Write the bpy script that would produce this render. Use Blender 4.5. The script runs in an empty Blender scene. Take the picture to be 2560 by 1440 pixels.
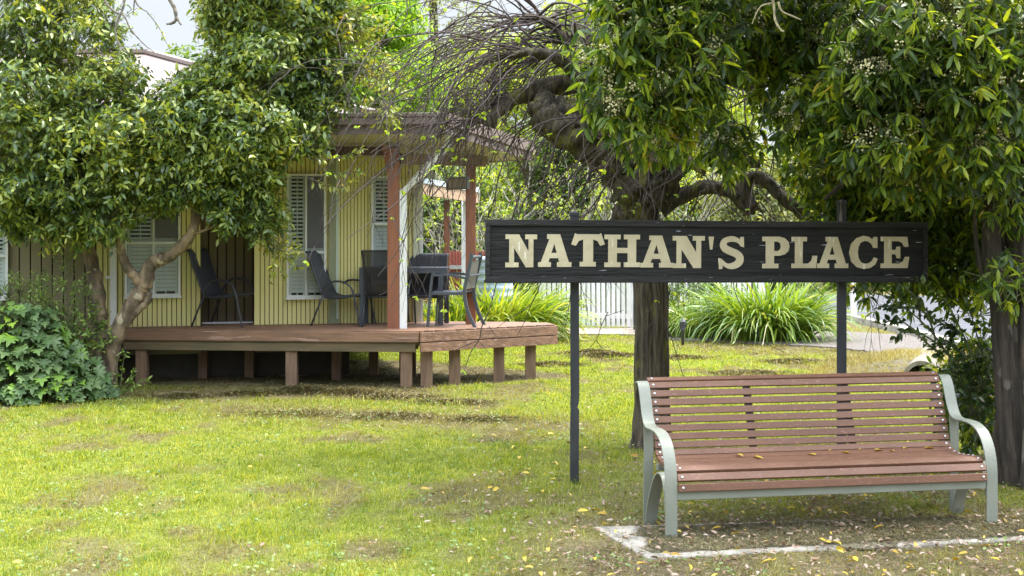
import bpy, math, random
import numpy as np
from mathutils import Vector, Matrix
S = bpy.context.scene
COL = S.collection
F = 3555.6; HY = 563.0; EYE = 1.85
# ------------------------------------------------------------ camera
cam_d = bpy.data.cameras.new("camera"); cam = bpy.data.objects.new("camera", cam_d); COL.objects.link(cam)
cam_d.lens = 50; cam_d.sensor_width = 36; cam_d.clip_end = 1000
cam_d.shift_y = -(720 - HY) / 2560
cam.location = (0, 0, EYE); cam.rotation_euler = (math.pi / 2, 0, 0)
cam_d.dof.use_dof = True; cam_d.dof.focus_distance = 11.5; cam_d.dof.aperture_fstop = 9.0
S.camera = cam
# ------------------------------------------------------------ light
SUN_EL, SUN_AZ = math.radians(64), math.radians(70)     # azimuth clockwise from +Y (view direction) to the right
w = bpy.data.worlds.new("World"); S.world = w; w.use_nodes = True
nt = w.node_tree; nt.nodes.clear()
sky = nt.nodes.new('ShaderNodeTexSky'); sky.sky_type = 'NISHITA'; sky.sun_disc = False
sky.sun_elevation = SUN_EL; sky.sun_rotation = SUN_AZ; sky.air_density = 1.0; sky.dust_density = 2.5
tc = nt.nodes.new('ShaderNodeTexCoord'); mp = nt.nodes.new('ShaderNodeMapping'); mp.inputs['Scale'].default_value = (1, 1, 3.5)
cl = nt.nodes.new('ShaderNodeTexNoise'); cl.inputs['Scale'].default_value = 1.6; cl.inputs['Detail'].default_value = 7
cr = nt.nodes.new('ShaderNodeMapRange'); cr.inputs[1].default_value = .30; cr.inputs[2].default_value = .62
cr.inputs[3].default_value = .55
mx = nt.nodes.new('ShaderNodeMix'); mx.data_type = 'RGBA'; mx.inputs[7].default_value = (3.5, 3.8, 4.15, 1)
bg = nt.nodes.new('ShaderNodeBackground'); bg.inputs[1].default_value = .12
out = nt.nodes.new('ShaderNodeOutputWorld')
L = nt.links.new
L(tc.outputs['Generated'], mp.inputs[0]); L(mp.outputs[0], cl.inputs[0]); L(cl.outputs[0], cr.inputs[0])
L(cr.outputs[0], mx.inputs[0]); L(sky.outputs[0], mx.inputs[6])
sx = nt.nodes.new('ShaderNodeSeparateXYZ'); zr = nt.nodes.new('ShaderNodeMapRange'); zr.inputs[1].default_value = .15; zr.inputs[2].default_value = .75; zr.inputs[3].default_value = 1.0; zr.inputs[4].default_value = 6.0
vm = nt.nodes.new('ShaderNodeVectorMath'); vm.operation = 'SCALE'     # overcast sky: brighter overhead than at the horizon
L(tc.outputs['Generated'], sx.inputs[0]); L(sx.outputs[2], zr.inputs[0]); L(mx.outputs[2], vm.inputs[0]); L(zr.outputs[0], vm.inputs['Scale']); L(vm.outputs[0], bg.inputs[0]); L(bg.outputs[0], out.inputs[0])
sd = bpy.data.lights.new("sun", 'SUN'); sd.energy = 2.7; sd.angle = math.radians(3); sd.color = (1, .95, .86)
so = bpy.data.objects.new("sun", sd); COL.objects.link(so)
d = Vector((math.sin(SUN_AZ) * math.cos(SUN_EL), math.cos(SUN_AZ) * math.cos(SUN_EL), math.sin(SUN_EL)))
so.rotation_euler = (-d).to_track_quat('-Z', 'Y').to_euler(); so.location = (20, 5, 30)
S.view_settings.view_transform = 'Standard'; S.view_settings.look = 'None'; S.view_settings.gamma = 1
S.view_settings.exposure = 1.05
S.cycles.max_bounces = 8; S.cycles.transparent_max_bounces = 12; S.cycles.use_denoising = True
# ------------------------------------------------------------ helpers
rng = np.random.default_rng(7); random.seed(7)
def P(x, y, D): return Vector(((x - 1280) / F * D, D, EYE - (y - HY) / F * D))
def G(x, y, z=0.0):
    D = (EYE - z) * F / (y - HY); return Vector(((x - 1280) / F * D, D, z))
def tag(o, label=None, cat=None, group=None, kind=None):
    if label: o['label'] = label
    if cat: o['category'] = cat
    if group: o['group'] = group
    if kind: o['kind'] = kind
    return o
def empty(name, loc, label, cat, group=None, kind=None):
    o = bpy.data.objects.new(name, None); COL.objects.link(o); o.location = loc; o.empty_display_size = .2
    return tag(o, label, cat, group, kind)
def rootloc(o):
    v = Vector((0, 0, 0))
    while o is not None: v += o.location; o = o.parent
    return v
class MB:
    def __init__(s): s.v = []; s.f = []
    def add(s, vs, fs):
        n = len(s.v); s.v += [tuple(x) for x in vs]; s.f += [tuple(i + n for i in f) for f in fs]; return s
    def obox(s, o, a, b, c):
        o, a, b, c = map(Vector, (o, a, b, c))
        vs = [o, o + a, o + a + b, o + b, o + c, o + a + c, o + a + b + c, o + b + c]
        fs = [(0, 3, 2, 1), (4, 5, 6, 7), (0, 1, 5, 4), (1, 2, 6, 5), (2, 3, 7, 6), (3, 0, 4, 7)]
        if a.cross(b).dot(c) < 0: fs = [f[::-1] for f in fs]
        return s.add(vs, fs)
    def box(s, x0, x1, y0, y1, z0, z1): return s.obox((x0, y0, z0), (x1 - x0, 0, 0), (0, y1 - y0, 0), (0, 0, z1 - z0))
    def beam(s, p, q, wd, ht, up=(0, 0, 1)):
        p, q = Vector(p), Vector(q); d = q - p; dn = d.normalized(); up = Vector(up)
        if abs(dn.dot(up)) > .98: up = Vector((1, 0, 0)) if abs(dn.x) < .9 else Vector((0, 1, 0))
        sd_ = dn.cross(up).normalized(); u2 = sd_.cross(dn).normalized()
        return s.obox(p - sd_ * wd / 2 - u2 * ht / 2, sd_ * wd, d, u2 * ht)
    def tube(s, pts, rad, n=8, cap=True):
        pts = [Vector(p) for p in pts]
        if not hasattr(rad, '__len__'): rad = [rad] * len(pts)
        a = None; vs = []
        for i, p in enumerate(pts):
            t = (pts[min(i + 1, len(pts) - 1)] - pts[max(i - 1, 0)])
            t = t.normalized() if t.length > 1e-9 else Vector((0, 0, 1))
            if a is None: a = t.orthogonal().normalized()
            a = (a - t * a.dot(t)); a = a.normalized() if a.length > 1e-6 else t.orthogonal().normalized(); b = t.cross(a)
            for k in range(n):
                th = 2 * math.pi * k / n; vs.append(p + (a * math.cos(th) + b * math.sin(th)) * rad[i])
        fs = []
        for i in range(len(pts) - 1):
            for k in range(n):
                k2 = (k + 1) % n; fs.append((i * n + k, i * n + k2, (i + 1) * n + k2, (i + 1) * n + k))
        if cap: fs.append(tuple(range(n))[::-1]); fs.append(tuple((len(pts) - 1) * n + k for k in range(n)))
        return s.add(vs, fs)
    def prism(s, poly, off):          # poly: list of 3D points, extruded by off
        off = Vector(off); n = len(poly); a = [Vector(p) for p in poly]; b = [p + off for p in a]
        nr = sum((a[i].cross(a[(i + 1) % n]) for i in range(n)), Vector())
        fs = [tuple(range(n)), tuple(range(2 * n - 1, n - 1, -1))] + [(i, i + n, (i + 1) % n + n, (i + 1) % n) for i in range(n)]
        if nr.dot(off) > 0: fs = [f[::-1] for f in fs]
        return s.add(a + b, fs)
    def ribbon(s, pts, side, wd, th):  # flat bar following pts; side = width direction
        pts = [Vector(p) for p in pts]; side = Vector(side).normalized(); vs = []
        for i, p in enumerate(pts):
            t = (pts[min(i + 1, len(pts) - 1)] - pts[max(i - 1, 0)]).normalized(); nn = t.cross(side).normalized()
            for a, b in ((-1, -1), (1, -1), (1, 1), (-1, 1)): vs.append(p + side * a * wd / 2 + nn * b * th / 2)
        fs = []
        for i in range(len(pts) - 1):
            for k in range(4): fs.append((i * 4 + k, i * 4 + (k + 1) % 4, i * 4 + 4 + (k + 1) % 4, i * 4 + 4 + k))
        m = len(pts) * 4 - 4; fs += [(3, 2, 1, 0), (m, m + 1, m + 2, m + 3)]
        return s.add(vs, fs)
    def build(s, name, m, parent=None, local=False, smooth=False, bevel=0, m2=None, sel=None):
        me = bpy.data.meshes.new(name); off = Vector() if (local or parent is None) else rootloc(parent)
        me.from_pydata([tuple(Vector(v) - off) for v in s.v], [], s.f)
        if m: me.materials.append(m)
        if m2:
            me.materials.append(m2)
            for i in sel: me.polygons[i].material_index = 1
        if smooth: me.polygons.foreach_set('use_smooth', [True] * len(me.polygons))
        o = bpy.data.objects.new(name, me); COL.objects.link(o)
        if parent: o.parent = parent
        if bevel:
            md = o.modifiers.new('bevel', 'BEVEL'); md.width = bevel; md.segments = 2; md.limit_method = 'ANGLE'
        return o
def spline(pts, n=6):
    pts = [Vector(p) for p in pts]; out = []
    for i in range(len(pts) - 1):
        p0 = pts[max(i - 1, 0)]; p1 = pts[i]; p2 = pts[i + 1]; p3 = pts[min(i + 2, len(pts) - 1)]
        for k in range(n):
            t = k / n
            out.append(.5 * ((2 * p1) + (p2 - p0) * t + (2 * p0 - 5 * p1 + 4 * p2 - p3) * t * t + (3 * p1 - p0 - 3 * p2 + p3) * t ** 3))
    out.append(pts[-1]); return out
def npmesh(name, V, facesets, m, parent=None, attr=None, smooth=False):
    V = np.asarray(V, dtype=np.float32)
    if parent is not None: V = V - np.array(rootloc(parent), dtype=np.float32)
    me = bpy.data.meshes.new(name); me.vertices.add(len(V)); me.vertices.foreach_set('co', V.ravel())
    idx = np.concatenate([f.ravel() for f in facesets]).astype(np.int32)
    tot = np.concatenate([np.full(len(f), f.shape[1], dtype=np.int32) for f in facesets])
    st = np.concatenate([[0], np.cumsum(tot)[:-1]]).astype(np.int32)
    me.loops.add(len(idx)); me.loops.foreach_set('vertex_index', idx)
    me.polygons.add(len(tot)); me.polygons.foreach_set('loop_start', st); me.polygons.foreach_set('loop_total', tot)
    if smooth: me.polygons.foreach_set('use_smooth', np.ones(len(tot), dtype=bool))
    me.update(calc_edges=True)
    if attr is not None:
        a = me.attributes.new('dry', 'FLOAT', 'POINT'); a.data.foreach_set('value', np.asarray(attr, dtype=np.float32))
    me.materials.append(m)
    o = bpy.data.objects.new(name, me); COL.objects.link(o)
    if parent is not None: o.parent = parent
    return o
def nrm(a): return a / np.maximum(np.linalg.norm(a, axis=-1, keepdims=True), 1e-9)
# ---- value noise in numpy
def vnoise(x, y, seed=0):
    xi = np.floor(x).astype(np.int64); yi = np.floor(y).astype(np.int64); fx = x - xi; fy = y - yi
    fx = fx * fx * (3 - 2 * fx); fy = fy * fy * (3 - 2 * fy)
    def h(a, b):
        n = (a * 374761393 + b * 668265263 + seed * 1442695041) & 0x7fffffff
        n = ((n ^ (n >> 13)) * 1274126177) & 0x7fffffff; return ((n ^ (n >> 16)) & 0xffff) / 65535.
    return (h(xi, yi) * (1 - fx) + h(xi + 1, yi) * fx) * (1 - fy) + (h(xi, yi + 1) * (1 - fx) + h(xi + 1, yi + 1) * fx) * fy
def fbm(x, y, seed=0, o=4):
    s = 0; a = .5; t = 0
    for i in range(o): s = s + a * vnoise(x * 2 ** i, y * 2 ** i, seed + i); t += a; a *= .55
    return s / t
# ------------------------------------------------------------ materials
def newmat(name):
    m = bpy.data.materials.new(name); m.use_nodes = True; n = m.node_tree; n.nodes.clear()
    o = n.nodes.new('ShaderNodeOutputMaterial'); b = n.nodes.new('ShaderNodeBsdfPrincipled'); n.links.new(b.outputs[0], o.inputs[0])
    return m, n, b, o
def mat(name, c1, c2=None, scale=8, stretch=(1, 1, 1), rough=.6, bump=0, bscale=None, metal=0, spec=.5, speck=None, detail=5, lo=.35, hi=.65):
    m, n, b, o = newmat(name); c2 = c2 or tuple(x * .8 for x in c1)
    t = n.nodes.new('ShaderNodeTexCoord'); mp = n.nodes.new('ShaderNodeMapping'); mp.inputs['Scale'].default_value = stretch
    nz = n.nodes.new('ShaderNodeTexNoise'); nz.inputs['Scale'].default_value = scale; nz.inputs['Detail'].default_value = detail
    r = n.nodes.new('ShaderNodeMapRange'); r.inputs[1].default_value = lo; r.inputs[2].default_value = hi
    mx = n.nodes.new('ShaderNodeMix'); mx.data_type = 'RGBA'; mx.inputs[6].default_value = (*c1, 1); mx.inputs[7].default_value = (*c2, 1)
    l = n.links.new; l(t.outputs['Object'], mp.inputs[0]); l(mp.outputs[0], nz.inputs[0]); l(nz.outputs[0], r.inputs[0]); l(r.outputs[0], mx.inputs[0])
    last = mx.outputs[2]
    if speck:   # (colour, scale, threshold, stretch)
        mp2 = n.nodes.new('ShaderNodeMapping'); mp2.inputs['Scale'].default_value = speck[3]; l(t.outputs['Object'], mp2.inputs[0])
        n2 = n.nodes.new('ShaderNodeTexNoise'); n2.inputs['Scale'].default_value = speck[1]; n2.inputs['Detail'].default_value = 3; l(mp2.outputs[0], n2.inputs[0])
        r2 = n.nodes.new('ShaderNodeMapRange'); r2.inputs[1].default_value = speck[2]; r2.inputs[2].default_value = speck[2] + .03; l(n2.outputs[0], r2.inputs[0])
        m2 = n.nodes.new('ShaderNodeMix'); m2.data_type = 'RGBA'; l(r2.outputs[0], m2.inputs[0]); l(last, m2.inputs[6]); m2.inputs[7].default_value = (*speck[0], 1); last = m2.outputs[2]
    l(last, b.inputs['Base Color']); b.inputs['Roughness'].default_value = rough; b.inputs['Metallic'].default_value = metal
    b.inputs['Specular IOR Level'].default_value = spec
    if bump:
        nb = n.nodes.new('ShaderNodeTexNoise'); nb.inputs['Scale'].default_value = bscale or scale * 2; nb.inputs['Detail'].default_value = 6
        l(mp.outputs[0], nb.inputs[0]); bp = n.nodes.new('ShaderNodeBump'); bp.inputs['Strength'].default_value = min(1, bump); bp.inputs['Distance'].default_value = .02 * max(1, bump)
        l(nb.outputs[0], bp.inputs['Height']); l(bp.outputs[0], b.inputs['Normal'])
    return m
def leafmat(name, cols, trans=.35, rough=.45, nscale=.8, tcol=1.6, spec=.5, dry=None):
    m, n, b, o = newmat(name); l = n.links.new
    g = n.nodes.new('ShaderNodeNewGeometry'); t = n.nodes.new('ShaderNodeTexCoord')
    nz = n.nodes.new('ShaderNodeTexNoise'); nz.inputs['Scale'].default_value = nscale; nz.inputs['Detail'].default_value = 3; l(t.outputs['Object'], nz.inputs[0])
    ma = n.nodes.new('ShaderNodeMath'); ma.operation = 'MULTIPLY_ADD'; ma.inputs[1].default_value = .75; l(g.outputs['Random Per Island'], ma.inputs[0])
    mb = n.nodes.new('ShaderNodeMath'); mb.operation = 'MULTIPLY_ADD'; mb.inputs[1].default_value = 1.1; mb.inputs[2].default_value = -.43; l(nz.outputs[0], mb.inputs[0]); l(mb.outputs[0], ma.inputs[2])
    r = n.nodes.new('ShaderNodeValToRGB'); e = r.color_ramp.elements; k = len(cols)
    e[0].position = cols[0][0]; e[0].color = (*cols[0][1], 1); e[1].position = cols[-1][0]; e[1].color = (*cols[-1][1], 1)
    for p, c in cols[1:-1]: x = e.new(p); x.color = (*c, 1)
    l(ma.outputs[0], r.inputs[0]); last = r.outputs[0]
    if dry:
        at = n.nodes.new('ShaderNodeAttribute'); at.attribute_name = 'dry'
        m2 = n.nodes.new('ShaderNodeMix'); m2.data_type = 'RGBA'; l(at.outputs['Fac'], m2.inputs[0]); l(last, m2.inputs[6]); m2.inputs[7].default_value = (*dry, 1); last = m2.outputs[2]
    l(last, b.inputs['Base Color']); b.inputs['Roughness'].default_value = rough; b.inputs['Specular IOR Level'].default_value = spec
    tr = n.nodes.new('ShaderNodeBsdfTranslucent'); tm = n.nodes.new('ShaderNodeMix'); tm.data_type = 'RGBA'; tm.blend_type = 'MULTIPLY'; tm.inputs[0].default_value = 1
    l(last, tm.inputs[6]); tm.inputs[7].default_value = (tcol * 1.15, tcol, tcol * .35, 1); l(tm.outputs[2], tr.inputs[0])
    ms = n.nodes.new('ShaderNodeMixShader'); ms.inputs[0].default_value = trans; l(b.outputs[0], ms.inputs[1]); l(tr.outputs[0], ms.inputs[2]); l(ms.outputs[0], o.inputs[0])
    return m
BARK = mat('bark_dark', (.065, .048, .035), (.028, .023, .017), 26, (1, 1, .16), .9, 2.5, 30, speck=((.12, .105, .08), 7, .64, (1, 1, .5)))
BARKG = mat('bark_mossy', (.125, .10, .066), (.036, .029, .019), 30, (1, 1, .14), .9, 3.0, 34, speck=((.13, .12, .03), 6, .6, (1, 1, .5)))
BARKL = mat('bark_smooth_brown', (.25, .18, .11), (.085, .062, .04), 9, (1, 1, .35), .8, 1.6, 16, speck=((.32, .27, .18), 9, .64, (1, 1, .6)), lo=.42, hi=.6)
TWIG = mat('twig', (.080, .054, .047), (.042, .029, .025), 5, (1, 1, 1), .75)
STEM = mat('stem_green', (.12, .13, .05), (.06, .07, .03), 9)
# ------------------------------------------------------------ leaves
SH = {
 'lance': ([0, .3, .7, 1], [0, .85, .75, 0]), 'oval': ([0, .3, .65, 1], [0, 1, .85, 0]), 'diamond': ([0, .5, 1], [0, 1, 0]),
}
def leaf_mesh(base, dirs, size, wr, shape='lance', curl=.25, fold=.25, upr=.6, r=rng):
    """one folded, curling blade per row; returns V, facesets"""
    n = len(base); ts, ws = SH[shape]; dirs = nrm(dirs); up = np.tile([0, 0, 1.], (n, 1)) + r.normal(0, upr, (n, 3))
    side = nrm(np.cross(dirs, up)); nn = nrm(np.cross(side, dirs)); size = np.broadcast_to(size, (n,))[:, None]
    V = [base]; 
    for t, wd in zip(ts[1:-1], ws[1:-1]):
        mid = base + dirs * size * t - nn * size * curl * t * t
        hw = size * wr * wd * .5
        V += [mid + side * hw + nn * hw * fold, mid, mid - side * hw + nn * hw * fold]
    V.append(base + dirs * size - nn * size * curl)
    k = len(V); V = np.stack(V, 1).reshape(-1, 3); o = (np.arange(n) * k)[:, None]
    tri = [o + np.array([[0, 2, 1]]), o + np.array([[0, 3, 2]])]; quad = []
    m = (k - 2) // 3
    for i in range(m - 1):
        a = 1 + 3 * i; quad += [o + np.array([[a, a + 1, a + 4, a + 3]]), o + np.array([[a + 1, a + 2, a + 5, a + 4]])]
    a = 1 + 3 * (m - 1); tri += [o + np.array([[a, a + 1, k - 1]]), o + np.array([[a + 1, a + 2, k - 1]])]
    fs = [np.concatenate(tri)] + ([np.concatenate(quad)] if quad else [])
    return V, fs
def merge(parts):
    Vs = []; fs = []; n = 0
    for V, f in parts: Vs.append(V); fs += [x + n for x in f]; n += len(V)
    return np.concatenate(Vs), fs
def sprig_leaves(Pt, Dr, nl, sl, size, wr, spread=1.0, droop=.3, shape='lance', whorl=False, curl=.25, r=rng):
    n = len(Pt); Dr = nrm(Dr); a = nrm(np.cross(Dr, r.normal(size=(n, 3)))); b = np.cross(Dr, a); ph = r.uniform(0, 6.28, n)
    B = []; Q = []; Z = []
    for k in range(nl):
        t = (k + 1) / nl if not whorl else 1 - .15 * r.random()
        th = ph + k * 2.4 + r.normal(0, .2, n)
        rad = a * np.cos(th)[:, None] + b * np.sin(th)[:, None]
        q = Dr * (.45 if not whorl else .25) + rad * spread + np.array([0, 0, -1.]) * droop * r.uniform(.5, 1.5, (n, 1))
        B.append(Pt + Dr * sl * t + np.array([0, 0, -1.]) * droop * sl * .3 * t * t); Q.append(q); Z.append(size * r.uniform(.5, 1.3, n))
    return leaf_mesh(np.concatenate(B), np.concatenate(Q), np.concatenate(Z), wr, shape, curl, r=r)
def stems(Pt, Dr, sl, rad):
    n = len(Pt); Dr = nrm(Dr); a = nrm(np.cross(Dr, [0.3, .5, .8])); b = np.cross(Dr, a); V = []
    for base in (Pt - Dr * sl * .8, Pt + Dr * sl):
        for th in (0, 2.09, 4.19): V.append(base + (a * math.cos(th) + b * math.sin(th)) * rad)
    V = np.stack(V, 1).reshape(-1, 3); o = (np.arange(n) * 6)[:, None]
    return V, [np.concatenate([o + np.array([[i, (i + 1) % 3, (i + 1) % 3 + 3, i + 3]]) for i in range(3)])]
def crown_points(blobs, clump=.28, per=26, dens=1., r=rng, fill=.55):
    """blobs: (cx,cy,cz,rx,ry,rz,n_clumps) -> sprig points and outward directions"""
    Pt = []; Dr = []
    for (cx, cy, cz, rx, ry, rz, nc) in blobs:
        nc = max(1, int(nc * dens)); u = nrm(r.normal(size=(nc, 3))); rr = r.uniform(fill ** 3, 1, nc) ** (1 / 3)
        c = np.array([cx, cy, cz]) + u * rr[:, None] * np.array([rx, ry, rz])
        cs = clump * r.uniform(.6, 1.3, nc)
        q = r.normal(size=(nc, per, 3)); q = nrm(q) * r.uniform(.25, 1, (nc, per, 1)) ** .5
        pts = c[:, None] + q * cs[:, None, None] * np.array([1, 1, .75])
        dd = q * .9 + u[:, None] * .7
        Pt.append(pts.reshape(-1, 3)); Dr.append(dd.reshape(-1, 3))
    return np.concatenate(Pt), np.concatenate(Dr)
SHR = 0
def pblob(x, y, D, rp, n, zs=1., ds=1.3):
    rp = max(rp - SHR, rp * .35); p = P(x, y, D); r = rp * D / F; return (p.x, p.y, p.z, r, r * ds, r * zs, n)
# ============================================================ GROUND
def inpoly(x, y, poly):
    c = np.zeros(x.shape, bool); n = len(poly)
    for i in range(n):
        x1, y1 = poly[i][0], poly[i][1]; x2, y2 = poly[(i + 1) % n][0], poly[(i + 1) % n][1]
        k = ((y1 > y) != (y2 > y)); c ^= k & (x < (x2 - x1) * (y - y1) / ((y2 - y1) if y2 != y1 else 1e-9) + x1)
    return c
def sst(a, b, x): t = np.clip((x - a) / (b - a), 0, 1); return t * t * (3 - 2 * t)
road_px = [(1990, 742), (2120, 739), (2560, 752), (3100, 790), (3500, 1000), (2900, 960), (2560, 905), (2480, 888), (2300, 838), (2200, 812), (2125, 796), (2000, 782)]
ROAD = [G(*p) for p in road_px]
grav_px = [(1640, 843), (1760, 838), (1900, 832), (2100, 830), (2330, 842), (2480, 880), (2700, 930), (2700, 985), (2480, 925), (2330, 903), (2200, 882), (2050, 868), (1880, 858), (1700, 851)]
GRAV = [G(*p) for p in grav_px]
BO = Vector((.941, 8.404, 0)); BU = Vector((2.029, .396, 0)).normalized(); BV = Vector((-BU.y, BU.x, 0)); BL = 2.067  # bench frame
def bp(u, v, z): return BO + BU * u + BV * v + Vector((0, 0, z))
SL = [bp(-.43, -.17, 0), bp(3.2, -.17, 0), bp(3.2, .62, 0), bp(-.55, .62, 0)]
SL[0] = G(1618, 1396); SL[3] = G(1482, 1318); SL[1] = G(2700, 1343); SL[2] = G(2640, 1285)
DK = [(-5.9, 16.75), (-4.53, 16.57), (-1.073, 16.24), (.522, 17.35), (.42, 17.72), (-1.0, 17.95), (-3, 17.6), (-6, 17.2)]
UD = [(-5.9, 16.8), (-4.53, 16.5), (-1.073, 16.15), (.62, 17.3), (.75, 17.7), (.2, 18.1), (-1.4, 19.6), (-6, 19.6)]
def dryness(x, y):
    n1 = fbm(x * 1.3, y * .8, 3); n2 = fbm(x * 3.5, y * 2.2, 11)
    d = sst(.50, .68, n1 * .5 + n2 * .5) * .8
    band = np.exp(-((y - (13.7 - .35 * (x + 1))) / .8) ** 2) * sst(-3.8, -2.6, x) * (1 - sst(.3, 1.2, x)); d = np.maximum(d, band * (.2 + n2 * 1.0))
    b2 = np.exp(-((y - 15.75) / .7) ** 2) * sst(-5, -3.5, x) * (1 - sst(-1.2, -.2, x)); d = np.maximum(d, b2 * (.55 + 1.1 * n2))
    # worn, littered ground below the trees and round the bench
    e = (x - .55 + .7 * (fbm(x * .8, y * .8, 21) - .5)) ; f = 12.4 - y + 1.2 * (fbm(x * .7 + 5, y, 31) - .5)
    w = sst(-1.3, .8, e) * sst(0, 1., f); d = np.maximum(d, w * np.clip(.3 + 1.7 * (n2 - .3), 0, 1))
    nb = sst(-.5, .35, x + (y - 7.5) * -.15) * (1 - sst(8.9, 9.7, y)); d = np.maximum(d, nb * np.clip(.45 + .95 * n2, 0, 1))
    far = sst(14.5, 19, y) * sst(.0, 1.2, x); d = np.maximum(d, far * sst(.42, .64, n2) * .85)
    v = sst(19.8, 21.5, y + (x - 3) * .35) * sst(1.5, 3.5, x); d = np.maximum(d, v * (.5 + .6 * n2))
    ud = inpoly(x, y, UD); d = np.where(ud, np.maximum(d, .92), d)
    return np.clip(d, 0, 1)
def gheight(x, y): return .035 * (fbm(x * .8, y * .8, 5) - .5) * sst(30, 12, y) * 0 + .02 * (fbm(x * 3, y * 3, 9, 2) - .5)
def grid(x0, x1, y0, y1, st):
    xs = np.arange(x0, x1 + 1e-6, st); ys = np.arange(y0, y1 + 1e-6, st); X, Y = np.meshgrid(xs, ys); return X, Y
# ground as one sheet: fine near the camera, coarse to the horizon
xs = np.concatenate([[-400, -120, -50, -25, -15], np.arange(-11, 13.01, .12), [18, 30, 60, 150, 400]])
ys = np.concatenate([[-60, -10, 2], np.arange(5.5, 27.01, .12), [30, 35, 42, 55, 80, 150, 300, 700]])
X, Y = np.meshgrid(xs, ys); Z = gheight(X, Y) * ((Y > 5) & (Y < 28) & (abs(X) < 12)) - .01
V = np.stack([X, Y, Z], -1).reshape(-1, 3); nx, ny = len(xs), len(ys)
i = (np.arange(ny - 1)[:, None] * nx + np.arange(nx - 1)[None]).ravel()
gm, n, b, o = newmat('lawn_soil'); l = n.links.new
at = n.nodes.new('ShaderNodeAttribute'); at.attribute_name = 'dry'; t = n.nodes.new('ShaderNodeTexCoord')
def NZ(s, d=5):
    z = n.nodes.new('ShaderNodeTexNoise'); z.inputs['Scale'].default_value = s; z.inputs['Detail'].default_value = d; l(t.outputs['Object'], z.inputs[0]); return z.outputs[0]
def MX(f, a, c):
    q = n.nodes.new('ShaderNodeMix'); q.data_type = 'RGBA'; l(f, q.inputs[0])
    for s_, v_ in ((6, a), (7, c)):
        if isinstance(v_, tuple): q.inputs[s_].default_value = (*v_, 1)
        else: l(v_, q.inputs[s_])
    return q.outputs[2]
def RG(f, a, c):
    q = n.nodes.new('ShaderNodeMapRange'); q.inputs[1].default_value = a; q.inputs[2].default_value = c; l(f, q.inputs[0]); return q.outputs[0]
g1 = MX(RG(NZ(40), .35, .65), (.11, .14, .022), (.24, .25, .05)); g2 = MX(RG(NZ(55), .35, .65), (.075, .058, .035), (.20, .165, .085))
g2 = MX(RG(NZ(150, 2), .6, .7), g2, (.33, .28, .17)); l(MX(at.outputs['Fac'], g1, g2), b.inputs['Base Color']); b.inputs['Roughness'].default_value = .95
b.inputs['Specular IOR Level'].default_value = .1
bm_ = n.nodes.new('ShaderNodeBump'); bm_.inputs['Distance'].default_value = .04; l(NZ(60, 6), bm_.inputs['Height']); l(bm_.outputs[0], b.inputs['Normal'])
go = npmesh('ground', V, [np.stack([i, i + 1, i + nx + 1, i + nx], 1)], gm, attr=dryness(V[:, 0], V[:, 1]), smooth=True); tag(go, kind='structure')
ASPH = mat('asphalt', (.115, .115, .125), (.085, .085, .092), 3, rough=.95, bump=.3, bscale=200, spec=.05, speck=((.2, .2, .21), 120, .62, (1, 1, 1)))
GRVM = mat('gravel', (.23, .205, .185), (.13, .115, .10), 35, rough=.95, bump=1.5, bscale=70, spec=.05, speck=((.4, .38, .35), 60, .66, (1, 1, 1)))
CONC = mat('concrete', (.34, .31, .265), (.22, .20, .165), 6, rough=.9, bump=.4, bscale=60, speck=((.22, .2, .16), 30, .64, (1, 1, 1)))
SOIL = mat('dry_soil', (.14, .12, .06), (.09, .075, .04), 10, rough=.95, bump=1, bscale=40)
def sheet(name, poly, z0, z1, m):
    mb = MB(); mb.prism([Vector((p[0], p[1], z0)) for p in poly], (0, 0, z1 - z0)); return tag(mb.build(name, m), kind='structure')
def ragged(poly, amp=.12, n=8, seed=1):
    out = []; r = random.Random(seed)
    for i in range(len(poly)):
        a, c = poly[i], poly[(i + 1) % len(poly)]
        for k in range(n):
            t = k / n; out.append((a[0] + (c[0] - a[0]) * t + r.uniform(-amp, amp) * (k > 0), a[1] + (c[1] - a[1]) * t + r.uniform(-amp, amp) * (k > 0)))
    return out
sheet('road', ROAD, -.2, .05, ASPH)
sheet('gravel_path', ragged(GRAV, .1, 10), -.1, .015, GRVM)
kerb = MB(); kp = [G(2000, 786), G(2125, 800), G(2200, 817), G(2300, 843), G(2480, 894), G(2560, 911), G(2900, 970)]
for a, c in zip(kp[:-1], kp[1:]): kerb.beam(a + Vector((0, 0, .0)), c + Vector((0, 0, 0)), .16, .22)
tag(kerb.build('kerb', CONC, bevel=.02), kind='structure')
sheet('path', ragged([G(1392, 836), G(1392, 822), G(1580, 822), G(1700, 830), G(1700, 842), G(1560, 838)], .05, 5, 4), -.1, .02, mat('pink_gravel', (.34, .27, .22), (.24, .19, .155), 30, rough=.95, bump=1, bscale=60))
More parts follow.
